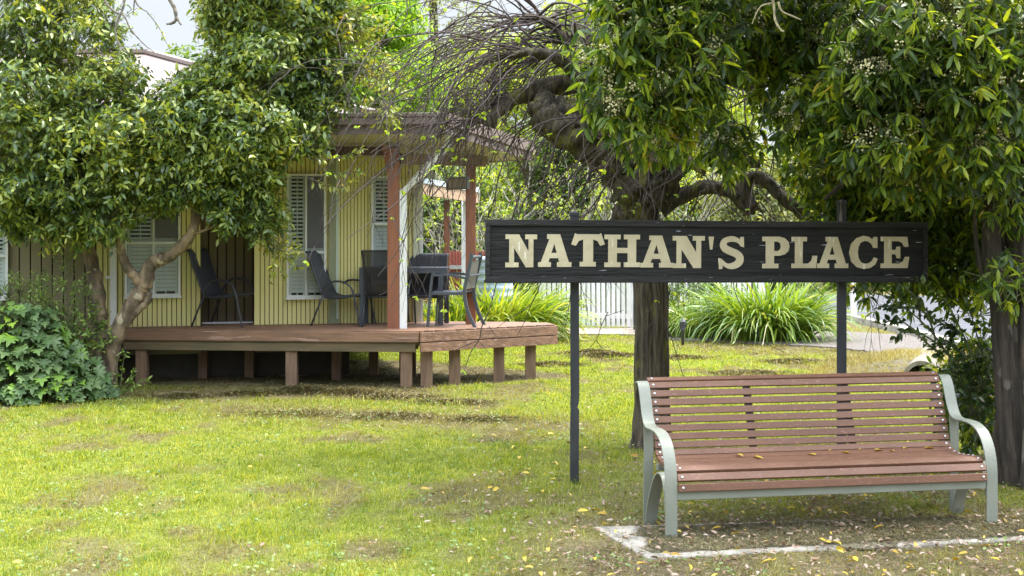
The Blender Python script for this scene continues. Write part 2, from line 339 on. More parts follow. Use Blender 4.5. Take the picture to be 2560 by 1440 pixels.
# ---- lawn blades
NB = 600000
u = rng.random(NB); D0, D1, pw = 6.6, 26.0, .55
Dy = (D0 ** pw + u * (D1 ** pw - D0 ** pw)) ** (1 / pw); Xx = rng.uniform(-.43, .43, NB) * Dy
def unmown(x, y): return inpoly(x, y, ROAD) | inpoly(x, y, GRAV)
dr = dryness(Xx, Dy); tuft = fbm(Xx * 9, Dy * 9, 41, 2)
keep = (rng.random(NB) > dr * .80 + .12 * (tuft < .42)) & ~unmown(Xx, Dy) & ~(inpoly(Xx, Dy, UD) & (rng.random(NB) > .10))
onslab = inpoly(Xx, Dy, SL); keep &= ~onslab
Xx, Dy, dr, tuft = Xx[keep], Dy[keep], dr[keep], tuft[keep]; nb = len(Xx)
pat = sst(.5, .72, fbm(Xx * 2.6, Dy * 1.9, 83))
h = (.013 + .026 * rng.random(nb)) * (.55 + .9 * tuft + .7 * pat) * (1 + .9 * (rng.random(nb) > .95) + 1.1 * (rng.random(nb) > .93) * pat); az = rng.uniform(0, 6.283, nb); lean = rng.uniform(.2, 1.3, nb)
wd = .0016 * (Dy / 7) * rng.uniform(.7, 1.5, nb)
B = np.stack([Xx, Dy, gheight(Xx, Dy) - .012], 1); dv = np.stack([np.cos(az) * lean, np.sin(az) * lean, np.ones(nb)], 1); dv = nrm(dv)
sv = np.stack([-np.sin(az), np.cos(az), np.zeros(nb)], 1); sv[:, 0] += .6; sv = nrm(sv); hh = h[:, None]; ww = wd[:, None]
mid = B + dv * hh * .6; tip = mid + nrm(dv * [1.6, 1.6, .5]) * hh * .55
V = np.stack([B - sv * ww, B + sv * ww, mid + sv * ww * .8, mid - sv * ww * .8, tip], 1).reshape(-1, 3); o5 = (np.arange(nb) * 5)[:, None]
GRASS = leafmat('grass_blade', [(0, (.06, .12, .018)), (.35, (.165, .24, .032)), (.7, (.31, .365, .055)), (1, (.45, .43, .14))], .42, .6, 5.5, 1.2, .18, dry=(.25, .215, .10))
dd = np.clip(dr * 1.1 + rng.normal(0, .2, nb) - .12, 0, .95)
g_ = npmesh('grass', V, [o5 + np.array([[0, 1, 2, 3]]), o5 + np.array([[3, 2, 4]])], GRASS, attr=np.repeat(dd, 5)); tag(g_, 'short mown yellow green lawn grass', 'grass', kind='stuff')
# ---- clover and small broad-leaved weeds among the blades
nq = 15000; y = rng.uniform(6.8, 15, nq); x = rng.uniform(-.42, .40, nq) * y; k = (fbm(x * 2.2, y * 2.2, 55) > .56) & ~inpoly(x, y, SL); x, y = x[k], y[k]; m_ = len(x); a = rng.uniform(0, 6.28, m_)
V, fs = leaf_mesh(np.stack([x, y, gheight(x, y) + rng.uniform(.012, .032, m_)], 1), np.stack([np.cos(a), np.sin(a), rng.normal(.1, .25, m_)], 1), rng.uniform(.012, .034, m_), .6, 'oval', .25)
tag(npmesh('clover', V, fs, leafmat('clover_leaf', [(0, (.07, .14, .03)), (.6, (.17, .25, .06)), (1, (.28, .34, .14))], .3, .5, 3, 1.2)), 'small clover and weed leaves growing among the lawn grass', 'clover', kind='stuff')
# ---- dry clippings: thin straws lying in the dry areas and in raked heaps
NC = 190000
Dy = (D0 ** .9 + rng.random(NC) * (22 ** .9 - D0 ** .9)) ** (1 / .9); Xx = rng.uniform(-.42, .42, NC) * Dy; dr = dryness(Xx, Dy)
k = (rng.random(NC) < dr ** 1.3 * .85 * sst(.3, .6, fbm(Xx * 4, Dy * 3, 71)) * 1.3) & ~unmown(Xx, Dy)
Xx, Dy = Xx[k], Dy[k]; zz = gheight(Xx, Dy) + rng.uniform(-.004, .014, len(Xx))
heaps = [(-2.35, 15.85, .42, .10), (-1.75, 15.7, .45, .09), (-2.9, 15.6, .3, .05), (-1.2, 15.3, .4, .05), (-.6, 14.9, .4, .04), (-2.2, 14.0, .5, .03), (-1.2, 13.8, .5, .04), (-.3, 13.6, .4, .04), (1.35, 20.2, .5, .07), (2.3, 19.9, .5, .05), (3.9, 19.3, .5, .06), (3.0, 17.8, .5, .05), (1.15, 20.6, .4, .07), (3.4, 16.6, .4, .04), (-3.6, 15.4, .3, .05), (.5, 18.9, .4, .05)]
for hx, hy, hr, hh_ in heaps:
    m_ = 2600; ax_ = rng.normal(0, .42, m_); ay_ = rng.normal(0, .42, m_); hgt = np.exp(-(ax_ ** 2 + ay_ ** 2) * 2.2) * (.4 + .9 * fbm(ax_ * 4 + hx, ay_ * 4 + hy, 73)); Xx = np.append(Xx, hx + ax_ * hr * 1.3); Dy = np.append(Dy, hy + ay_ * hr * .7); zz = np.append(zz, hh_ * .8 * hgt * rng.uniform(.2, 1.15, m_))
ons = inpoly(Xx, Dy, SL); nc = len(Xx); zz = zz + np.where(ons, .012, 0)
az = rng.uniform(0, 6.28, nc); Ln = rng.uniform(.02, .06, nc) * (1 + .04 * (Dy - 7)); wd = .0013 * Dy / 7
c0 = np.stack([Xx, Dy, zz], 1); dv = np.stack([np.cos(az), np.sin(az), rng.normal(0, .25, nc)], 1) * Ln[:, None]; sv = nrm(np.cross(dv, [0.0, .3, 1])) * wd[:, None]
V = np.stack([c0 - dv / 2 - sv, c0 - dv / 2 + sv, c0 + dv / 2 + sv, c0 + dv / 2 - sv], 1).reshape(-1, 3); o4 = (np.arange(nc) * 4)[:, None]
CLIP = leafmat('dry_clipping', [(0, (.07, .065, .03)), (.4, (.145, .13, .06)), (.75, (.24, .205, .105)), (1, (.38, .33, .21))], .15, .8, 2, 1.0, .1)
tag(npmesh('grass_clippings', V, [o4 + np.array([[0, 1, 2, 3]])], CLIP), 'dry grey brown grass clippings raked into low heaps', 'clippings', kind='stuff')
# ---- fallen leaves
def fallen(nm, n_, xr, cols, size, lab, seed, zoff=.012, wr=.45):
    r = np.random.default_rng(seed); y = r.uniform(6.9, 15, n_ * 4); x = r.uniform(-.42, .45, n_ * 4) * y
    pr = dryness(x, y) * sst(-2.2, 1.2, x) * np.where(y < 12.6, 1, .25) + .012; k = r.random(n_ * 4) < pr; x, y = x[k][:n_], y[k][:n_]; m = len(x)
    a = r.uniform(0, 6.28, m); z = gheight(x, y) + zoff + r.uniform(0, .012, m) + np.where(inpoly(x, y, SL), .008, 0)
    V, fs = leaf_mesh(np.stack([x, y, z], 1), np.stack([np.cos(a), np.sin(a), r.normal(.1, .2, m)], 1), size * r.uniform(.4, 1.2, m), wr, 'lance', .25, .5, .35, r)
    tag(npmesh(nm, V, fs, leafmat(nm, cols, .15, .55, 3, 1.1)), lab, 'fallen leaves', kind='stuff')
fallen('yellow_leaf_litter', 330, 0, [(0, (.28, .16, .02)), (.5, (.48, .33, .03)), (1, (.55, .42, .06))], .066, 'yellow fallen leaves scattered under the trees and round the bench', 5, .022)
fallen('brown_leaf_litter', 4200, 0, [(0, (.05, .03, .02)), (.45, (.20, .12, .07)), (.8, (.34, .25, .19)), (1, (.40, .32, .27))], .044, 'brown and pinkish dead leaves scattered over the shaded lawn', 6, .01)
# ---- edging slab under the bench
sl = MB(); sl.prism([Vector((p.x, p.y, -.05)) for p in SL], (0, 0, .054)); slab = sl.build('concrete_slab', CONC, bevel=.008)
tag(slab, 'pale concrete slab under the bench, mostly buried in dirt and clippings', 'slab')
c = [Vector(p) for p in SL]; cc = sum(c, Vector()) / 4
dirt = []; r = random.Random(3)
inner = [c[0] + (c[1] - c[0]) * .025 + Vector((-.03, .085, 0)), c[1] + Vector((0, .075, 0)), c[2] + Vector((0, -.01, 0)), c[3] + Vector((.26, -.03, 0))]
for i in range(4):
    a, e = inner[i], inner[(i + 1) % 4]; nn = 60 if i in (0, 2) else 10
    for k in range(nn):
        t = k / nn; q = a + (e - a) * t
        if i == 0: q.y += (fbm(np.array([t * 30.]), np.array([2.]), 8)[0] - .5) * .09; q.y -= .12 if (.42 < t < .515 or .53 < t < .56) else 0
        if i == 3: q.x += (fbm(np.array([t * 9.]), np.array([5.]), 8)[0] - .5) * .35
        dirt.append(Vector((q.x, q.y, -.004)))
dm = MB(); dm.prism(dirt, (0, 0, .012)); tag(dm.build('soil', mat('littered_soil', (.085, .075, .04), (.17, .145, .085), 45, rough=.95, bump=1.5, bscale=60, speck=((.3, .25, .15), 90, .6, (1, 1, 1)))), kind='structure')
m_ = 26000; a = rng.random(m_); e = rng.random(m_); q0 = np.array(inner[0]); q1 = np.array(inner[1]); q3 = np.array(inner[3]); q2 = np.array(inner[2])
pt = (q0 * (1 - a)[:, None] + q1 * a[:, None]) * (1 - e)[:, None] + (q3 * (1 - a)[:, None] + q2 * a[:, None]) * e[:, None]; pt[:, 2] = .010 + rng.random(m_) * .012
az = rng.uniform(0, 6.28, m_); dv = np.stack([np.cos(az), np.sin(az), rng.normal(0, .2, m_)], 1) * rng.uniform(.012, .035, m_)[:, None]; sv = nrm(np.cross(dv, [0.0, .3, 1])) * .0013
V = np.stack([pt - dv / 2 - sv, pt - dv / 2 + sv, pt + dv / 2 + sv, pt + dv / 2 - sv], 1).reshape(-1, 3); o4 = (np.arange(m_) * 4)[:, None]
tag(npmesh('grass_clippings', V, [o4 + np.array([[0, 1, 2, 3]])], CLIP), 'dry grass clippings covering the slab under the bench', 'clippings', kind='stuff')
# ============================================================ HOUSE
TH = math.radians(14); WU = Vector((math.cos(TH), math.sin(TH), 0)); WN = Vector((math.sin(TH), -math.cos(TH), 0)); WO = Vector((-2.26, 17.5, 0)); DZ = .62
def wl(u, n, z): return WO + WU * u + WN * n + Vector((0, 0, z))
def wpx(x, y, n=0):
    a = (x - 1280) / F; u = (a * (WO.y + WN.y * n) - WO.x - WN.x * n) / (WU.x - a * WU.y); D = WO.y + WU.y * u + WN.y * n
    return u, EYE - (y - HY) / F * D
def wbox(mb, u0, u1, n0, n1, z0, z1): return mb.obox(wl(u0, n0, z0), WU * (u1 - u0), WN * (n1 - n0), (0, 0, z1 - z0))
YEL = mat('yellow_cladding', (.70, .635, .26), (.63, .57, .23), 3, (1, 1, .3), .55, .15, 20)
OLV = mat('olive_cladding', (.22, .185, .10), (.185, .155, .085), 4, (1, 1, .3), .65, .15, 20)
WHITE = mat('white_paint', (.72, .72, .70), (.64, .64, .62), 5, rough=.45)
SAGE = mat('sage_flashing', (.27, .29, .17), (.23, .25, .15), 4, rough=.5)
PALE = mat('pale_aqua_trim', (.50, .58, .50), (.45, .53, .46), 4, rough=.5)
BRN = mat('brown_steel', (.125, .086, .076), (.11, .076, .067), 3, rough=.45)
PNK = mat('roof_steel', (.215, .16, .14), (.185, .138, .12), 5, rough=.45)
SOFF = mat('soffit_board', (.50, .46, .33), (.42, .38, .27), 5, (.5, 4, 1), .6)
MERB = mat('red_brown_post', (.24, .085, .04), (.17, .06, .03), 9, (1, 1, .15), .6, .3, 20)
DKB = mat('dark_beam', (.07, .03, .022), (.05, .022, .017), 9, (.3, 1, 1), .6)
DECK = mat('deck_timber', (.235, .128, .074), (.155, .084, .05), 5, (.35, 3, 3), .7, .4, 14, speck=((.30, .19, .14), 7, .62, (.3, 2, 4)))
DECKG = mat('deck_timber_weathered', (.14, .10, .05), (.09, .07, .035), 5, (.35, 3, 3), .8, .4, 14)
STUMP = mat('timber_stump', (.20, .125, .075), (.13, .08, .05), 9, (3, 3, .4), .85, .5, 18)
SHUT = mat('shutter_white', (.84, .84, .82), (.78, .78, .76), 5, rough=.4)
BLK = mat('dark_interior', (.03, .03, .033), (.02, .02, .022), 4, rough=.7)
def glass(name, tint=(.95, .98, .98), f=.86):
    m, n, b, o = newmat(name); b.inputs['Base Color'].default_value = (.02, .02, .02, 1); b.inputs['Roughness'].default_value = .03; b.inputs['Specular IOR Level'].default_value = .8
    tr = n.nodes.new('ShaderNodeBsdfTransparent'); tr.inputs[0].default_value = (*tint, 1); ms = n.nodes.new('ShaderNodeMixShader'); ms.inputs[0].default_value = f
    n.links.new(b.outputs[0], ms.inputs[1]); n.links.new(tr.outputs[0], ms.inputs[2]); n.links.new(ms.outputs[0], o.inputs[0]); return m
GLASS = glass('window_glass')
house = empty('house', (-2.26, 17.5, 0), 'single storey house with ribbed yellow walls, white shuttered windows and brown flat veranda roof', 'house')
def zroof(D): return 2.9 - .15 * (D - 16.16)
def cladding(mb, u0, u1, z0, z1, pitch, gw, gd, n0=0.0):
    n = max(1, round((u1 - u0) / pitch)); p = (u1 - u0) / n; pr = []
    for i in range(n):
        a = u0 + i * p; pr += [(a, n0 + 0), (a + p - gw, n0 + 0), (a + p - gw * .8, n0 - gd), (a + p - gw * .2, n0 - gd)]
    pr.append((u1, n0)); vs = []
    for u_, n_ in pr: vs += [wl(u_, n_, z0), wl(u_, n_, z1)]
    mb.add(vs, [(2 * i, 2 * i + 2, 2 * i + 3, 2 * i + 1) for i in range(len(pr) - 1)]); return [i for i in range(len(pr) - 1) if i % 4]
def battens(mb, u0, u1, z0, z1, pitch, n0=0.0):
    wbox(mb, u0, u1, n0 - .03, n0, z0, z1); n = max(1, round((u1 - u0) / pitch)); p = (u1 - u0) / n
    for i in range(n + 1):
        a = min(max(u0 + i * p, u0 + .02), u1 - .02); wbox(mb, a - .012, a + .012, n0 + .0005, n0 + .018, z0, z1)
ZT = 2.74
uL = wpx(-260, 700)[0]; uA = wpx(246, 700)[0]; uB = wpx(503, 700)[0]; uC = wpx(640, 700)[0]; uD = wpx(822, 700)[0]; uE = wpx(843, 700)[0]; uF = wpx(1048, 700)[0]
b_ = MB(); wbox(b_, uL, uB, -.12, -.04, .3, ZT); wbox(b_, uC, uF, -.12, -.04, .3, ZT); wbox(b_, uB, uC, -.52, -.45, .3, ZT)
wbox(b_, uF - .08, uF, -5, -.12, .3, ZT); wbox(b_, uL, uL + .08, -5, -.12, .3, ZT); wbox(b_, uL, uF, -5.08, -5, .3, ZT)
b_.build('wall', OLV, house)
sk = MB(); wbox(sk, uL, wpx(880, 850)[0], -.30, -.27, -.05, .62); sk.build('subfloor_shade_panel', mat('subfloor_shade', (.065, .055, .042), rough=.9), house)  # dark panel added to paint the shade in the open space under the house
DGV = mat('groove_dark', (.05, .038, .022), rough=.85)
GRV = mat('groove_brown', (.24, .185, .08), (.19, .145, .065), 6, rough=.8)
w1 = MB(); q1_ = cladding(w1, uA, uB, .45, ZT, .058, .011, .022); w1.build('cladding', YEL, house, m2=GRV, sel=q1_)
w2 = MB(); q2_ = cladding(w2, uE, uF, .45, ZT, .042, .008, .018); w2.build('cladding', YEL, house, m2=GRV, sel=q2_)
w2 = MB(); q2_ = cladding(w2, uC, uE, .45, ZT, .056, .010, .022); w2.build('cladding', YEL, house, m2=GRV, sel=q2_)
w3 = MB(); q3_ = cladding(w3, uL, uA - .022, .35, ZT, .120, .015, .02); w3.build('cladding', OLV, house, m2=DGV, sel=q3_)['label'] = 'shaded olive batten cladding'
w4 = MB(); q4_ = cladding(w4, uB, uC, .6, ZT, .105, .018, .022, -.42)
wbox(w4, uB - .02, uB, -.45, -.04, .6, ZT); wbox(w4, uC, uC + .02, -.45, -.04, .6, ZT); w4.build('cladding', mat('alcove_shade_cladding', (.16, .125, .07), (.15, .11, .065), 4, rough=.7), house, m2=DGV, sel=q4_)['label'] = 'olive batten cladding in the door alcove, coloured darker for its shade'  # olive cladding with the alcove's shade put into its colour
for q_ in ((uC, .6), (uA, .4)): t = MB(); wbox(t, q_[0] - .02, q_[0] + .04, -.02, .012, q_[1], ZT); t.build('corner_trim', YEL, house)
t = MB(); wbox(t, uD, uE - .02, .002, .03, .64, ZT); t.build('cover_strip', SAGE, house); t = MB(); wbox(t, uE - .018, uE + .012, .002, .034, .64, ZT); t.build('cover_strip', PALE, house)
t = MB(); wbox(t, uD - .01, uE + .016, .002, .045, .62, .70); t.build('strip_foot', SAGE, house)
t = MB(); wbox(t, uF - .075, uF + .012, -.06, .02, .35, ZT); t.build('corner_post', mat('cream_trim', (.62, .62, .46), (.56, .56, .42), 3, rough=.5), house)
t = MB(); wbox(t, uF + .013, uF + .045, -.06, .022, .35, ZT); t.build('corner_post', WHITE, house)
ua = wpx(276, 700)[0]; t = MB(); wbox(t, ua, ua + .07, .014, .09, .35, ZT); dp = t.build('downpipe', WHITE, house)
t = MB(); wbox(t, ua - .05, ua + .075, .012, .094, 1.22, 1.25); t.build('pipe_bracket', WHITE, dp)
t = MB(); wbox(t, uB + .02, uC - .01, -.44, -.30, .62, .66); t.build('door_sill', mat('aluminium', (.6, .6, .62), rough=.35, metal=.6), house)
def window(x0, y0, x1, y1, ymid, xm, open_right=False, slat_up=.075):
    u0, z0 = wpx(x0, y1); u1, z1 = wpx(x1, y1)[0], wpx(x0, y0)[1]; zm = wpx(x0, ymid)[1]; um = wpx(xm, y1)[0] if xm else None; f = .028
    m = MB(); wbox(m, u0, u1, .002, .008, z0, z1); m.build('window_back', BLK, house)
    m = MB()
    wbox(m, u0 - f, u0, .0, .062, z0 - f, z1 + f); wbox(m, u1, u1 + f, .0, .062, z0 - f, z1 + f); wbox(m, u0, u1, .0, .062, z0 - f, z0); wbox(m, u0, u1, .0, .062, z1, z1 + f)
    wbox(m, u0, u1, .034, .060, zm - .016, zm + .016)
    if um: wbox(m, um - .012, um + .012, .034, .058, z0, zm - .016); wbox(m, um - .012, um + .012, .034, .058, zm + .016, z1)
    win = m.build('window', WHITE, house, bevel=.003)
    m = MB(); wbox(m, u0 - f - .012, u1 + f + .012, .0, .085, z0 - f - .022, z0 - f - .0005); m.build('sill', WHITE, win)
    m = MB(); wbox(m, u0 + .002, u1 - .002, .040, .044, z0 + .002, z1 - .002); m.build('pane', GLASS, win)
    m = MB(); cols = [(u0, um or u1)] + ([(um, u1)] if um else [])
    for i, (a, c) in enumerate(cols):
        wbox(m, a + .004, a + .034, .010, .026, z0, z1); wbox(m, c - .034, c - .004, .010, .026, z0, z1)
        wbox(m, (a + c) / 2 - .006, (a + c) / 2 + .006, .027, .032, z0, z1)
        z = z0 + .03
        while z < z1 - .02:
            tilt = .020 if z > zm else .004; hh = .024 if (z > zm) else .044
            m.obox(wl(a + .034, .012 + (0 if z < zm else .0), z), WU * (c - a - .068), WN * (.006 + tilt * .5), (0, 0, hh)); z += .048
    m.build('shutter', SHUT, win)
    return win
window(318, 505, 445, 735, 607, 384); window(721, 440, 808, 738, 631, 764); window(932, 446, 985, 700, 560, None); window(-60, 520, 15, 740, 640, None)
# dark sheets painting the glass reflection in the right upper sashes
t = MB(); a, zz_ = wpx(768, 626); c_ = wpx(806, 626)[0]; wbox(t, a, c_, .0455, .0475, zz_ + .03, wpx(768, 440)[1]); t.build('reflection_sheet', mat('reflection_sheet', (.10, .10, .115), (.085, .085, .1), 4, rough=.4), house)
t = MB(); a, zz_ = wpx(388, 602); c_ = wpx(443, 602)[0]; wbox(t, a, c_, .0455, .0475, zz_ + .03, wpx(388, 505)[1]); t.build('reflection_sheet', bpy.data.materials['reflection_sheet'], house)
# ---- veranda roof: a slab falling gently backwards, with gutter at the front and a barge down the chamfer
FL = Vector((-8.2, 16.4, 0)); FR = Vector((-.773, 16.16, 0)); BR = Vector((.2, 17.7, 0)); BM = Vector((-.3, 17.9, 0)); BL_ = Vector((-8.2, 17.6, 0))
def rz(p, dz=0): return Vector((p.x, p.y, zroof(p.y) + dz))
fp = [FL, FR, BR, BM, BL_]
t = MB(); t.prism([rz(p) for p in fp], (0, 0, .05)); t.build('soffit', SOFF, house)
t = MB(); ins = [Vector((-8.2, 16.45, 0)), Vector((-.85, 16.22, 0)), Vector((.12, 17.72, 0)), Vector((-.3, 17.95, 0)), Vector((-8.2, 17.7, 0))]
t.prism([rz(p, .052) for p in ins], (0, 0, .13)); t.build('roof_deck', PNK, house)
fr = FR; dF = (FL - FR)
t = MB(); o1 = rz(FR, -.012); t.obox(o1, rz(FL, -.012) - o1, (0, -.03, 0), (0, 0, .10)); t.build('fascia', BRN, house)
t = MB(); o1 = rz(FR, .09); t.obox(o1 + Vector((.03, 0, 0)), rz(FL, .09) - o1, (0, -.115, 0), (0, 0, .085)); o1 = rz(FR, .176); t.obox(o1 + Vector((.035, .0, 0)), rz(FL, .176) - o1, (0, -.13, 0), (0, 0, .045))
g = t.build('gutter', BRN, house, bevel=.008)
def edge(nm, p, q, z0, z1, th, m, off=0):
    dd_ = (q - p); nn = Vector((dd_.y, -dd_.x, 0)).normalized(); t = MB(); a = rz(p, z0) + nn * off; e = rz(q, z0) + nn * off; t.obox(a, e - a, nn * th, (0, 0, z1 - z0)); return t.build(nm, m, house)
edge('barge_board', FR, BR + Vector((.02, .03, 0)), -.012, .085, .03, PNK); edge('barge_capping', FR + Vector((-.02, -.03, 0)), BR + Vector((.04, .06, 0)), .087, .225, .06, PNK)  # barge is the gutter's brown, lightened for the sun falling on it
edge('rear_fascia', BR, BM + Vector((-.4, .05, 0)), -.01, .19, .03, PNK, .0)
# beams under the soffit, posts on the deck
P1 = Vector((-1.39, 16.70, 0)); P2 = Vector((-.505, 17.42, 0))
t = MB(); t.obox((-8.0, 16.72, 2.67), (8.0 - 1.39 + .06, -.03, 0), (0, .06, 0), (0, 0, .105)); t.build('veranda_beam', DKB, house)
t = MB(); a = Vector((P1.x + .09, P1.y + .02, 2.57)); e = Vector((-.30, 17.52, 2.57)); t.obox(a, e - a, Vector((-.03, .05, 0)), (0, 0, .13)); t.build('veranda_beam', mat('beam_weathered', (.20, .13, .09), (.14, .09, .06), 6, (.4, 2, 2), .7), house)
t = MB(); t.obox(e + Vector((.002, .0, .012)), Vector((.014, .008, 0)), Vector((-.03, .05, 0)), (0, 0, .105)); t.build('beam_end_cap', mat('grey_cap', (.42, .38, .37), rough=.5), house)
t = MB(); t.box(P1.x - .068, P1.x + .068, P1.y - .068, P1.y + .068, DZ, 2.75)
t.add([(P1.x - .068, P1.y - .05, 2.45), (P1.x - .068, P1.y + .05, 2.45), (P1.x - .14, P1.y + .05, 2.78), (P1.x - .14, P1.y - .05, 2.78), (P1.x - .06, P1.y - .05, 2.78), (P1.x - .06, P1.y + .05, 2.78)], [(0, 1, 2, 3), (0, 3, 4), (1, 5, 2), (3, 2, 5, 4)])
t.build('veranda_post', MERB, house, bevel=.004)
t = MB(); t.box(P2.x - .062, P2.x + .062, P2.y - .062, P2.y + .062, DZ, 2.60); t.build('veranda_post', MERB, house, bevel=.004)
t = MB(); q = Vector((P1.x + .114, P1.y - .02, 0)); t.beam(q + Vector((0, 0, DZ)), q + Vector((0, 0, 2.26)), .085, .06, (0, 1, 0))
t.beam(q + Vector((0, 0, 2.24)), q + Vector((.55, -.32, 2.78)), .075, .055, (0, 1, 0)); t.beam(q + Vector((.545, -.317, 2.77)), q + Vector((.56, -.45, 2.95)), .075, .055, (0, 1, 0)); t.build('downpipe', WHITE, house, bevel=.006)
# ---- upper roof behind
R1 = P(372, 134, 21.); Bq = P(935, 284, 16.8); 
t = MB(); A0 = Vector((-8.3, 16.75, Bq.z)); R0 = Vector((-9.5, 21, R1.z)); Bb = Vector((Bq.x + .6, 24.5, Bq.z)); Ab = Vector((-8.3, 25, Bq.z))
t.add([A0, Bq, R1, R0, Bb, Ab], [(0, 1, 2, 3), (1, 4, 2), (4, 5, 3, 2), (0, 3, 5), (0, 5, 4, 1)]); t.build('upper_roof', PNK, house)
t = MB(); t.beam(R1 + Vector((0, 0, .03)), Bq + Vector((0, 0, .02)), .16, .05); t.beam(R1 + Vector((0, 0, .03)), R0 + Vector((0, 0, .03)), .16, .05); t.build('ridge_capping', PNK, house)
# ============================================================ DECK
deck = empty('timber_deck', (-1.07, 16.24, 0), 'raised reddish brown timber deck on square stumps in front of the yellow house', 'deck')
t = MB(); t.prism([Vector((x, y, DZ - .02)) for x, y in DK], (0, 0, .018)); t.build('deck_bearer_sheet', DECKG, deck)
dirF = Vector((3.457, -.33, 0)).normalized(); nF = Vector((-dirF.y, dirF.x, 0)); bt = MB()
def clipline(o, d_, poly):
    hits = []
    for i in range(len(poly)):
        a = Vector((*poly[i], 0)); c_ = Vector((*poly[(i + 1) % len(poly)], 0)); e_ = c_ - a; den = d_.x * e_.y - d_.y * e_.x
        if abs(den) < 1e-9: continue
        s_ = ((a - o).x * e_.y - (a - o).y * e_.x) / den; q_ = ((a - o).x * d_.y - (a - o).y * d_.x) / den
        if 0 <= q_ < 1: hits.append(s_)
    hits.sort(); return hits
k = .002
while k < 3.2:
    h1 = clipline(Vector((-1.073, 16.24, 0)) + nF * (k + .045), dirF, DK)
    for a, c_ in zip(h1[::2], h1[1::2]):
        st = Vector((-1.073, 16.24, DZ)) + nF * k + dirF * (a); bt.obox(st, dirF * (c_ - a), nF * .088, (0, 0, .02))
    k += .093
bt.build('deck_board', DECK, deck)['kind'] = 'stuff'
def face_board(nm, p, q, z0, z1, out_, m, th=.03):
    p, q = Vector((*p, 0)), Vector((*q, 0)); d_ = q - p; nn = Vector((d_.y, -d_.x, 0)).normalized(); t = MB(); t.obox(p + nn * out_ + Vector((0, 0, z0)), d_, nn * th, (0, 0, z1 - z0)); return t.build(nm, m, deck, bevel=.003)
C0, CL, CR = DK[2], DK[0], DK[3]; CL1 = DK[1]
face_board('edge_board', CL1, (C0[0] + .01, C0[1]), .515, .625, .002, DECK); face_board('edge_board', CL1, (C0[0] - .03, C0[1]), .40, .500, -.03, DECKG); face_board('edge_board', CL, CL1, .515, .625, .002, DECK)
face_board('edge_board', CL1, (C0[0] - .02, C0[1]), .502, .513, -.012, DECKG)
face_board('edge_board', (C0[0] - .0, C0[1] - .01), CR, .519, .625, .034, DECK); face_board('edge_board', (C0[0] + .0, C0[1] - .01), CR, .405, .507, .034, DECK); face_board('edge_board', (C0[0] + .02, C0[1] + .02), (CR[0] - .02, CR[1]), .50, .525, .0, DKB)
face_board('edge_board', CR, DK[4], .405, .625, .002, DECK)
def stump(xp, yb, wpx_, D=None):
    p = G(xp, yb) if D is None else P(xp, 900, D); h_ = wpx_ / F * p.y / 2; t = MB(); t.box(p.x - h_, p.x + h_, p.y - h_, p.y + h_, -.1, .50 if p.y > 16.35 else .42); t.build('stump', STUMP, deck, bevel=.004)
for a in [(349, 958, 27), (725, 960, 30), (1016, 969, 28)]: pass
def online(xp, p, q, back=.09):   # a stump below an edge line at picture column xp
    a = (xp - 1280) / F; p, q = Vector(p), Vector(q); d_ = q - p; s_ = (a * p[1] - p[0]) / (d_.x - a * d_.y); r_ = p + d_ * s_; n_ = Vector((-d_.y, d_.x)).normalized(); return r_ + n_ * back
def stump2(xp, line, back=.09, w_=.13):
    r_ = online(xp, *line, back); t = MB(); t.box(r_.x - w_ / 2, r_.x + w_ / 2, r_.y - w_ / 2, r_.y + w_ / 2, -.1, .41 if back < .5 else .58); t.build('stump', STUMP, deck, bevel=.004)
LF = (CL1, C0); LR = (C0, CR)
for xp in (349, 725, 1013): stump2(xp, LF)
for xp, w_ in ((1077, .115), (1147, .12), (1258, .12), (1337, .12)): stump2(xp, LR)
for xp, bk in ((458, .75), (570, .9), (806, .75), (880, 1.3), (985, 1.2)): stump2(xp, LF, bk, .11)
for xp, bk in ((1120, 1.0), (1185, 1.1)): stump2(xp, LR, bk, .11)
for k in (.5, 1.0): 
    p = Vector((*C0, 0)) + nF * k; t = MB(); t.beam(p + dirF * -4.6 + Vector((0, 0, .53)), p + dirF * .1 + Vector((0, 0, .53)), .05, .12); t.build('joist', STUMP, deck)
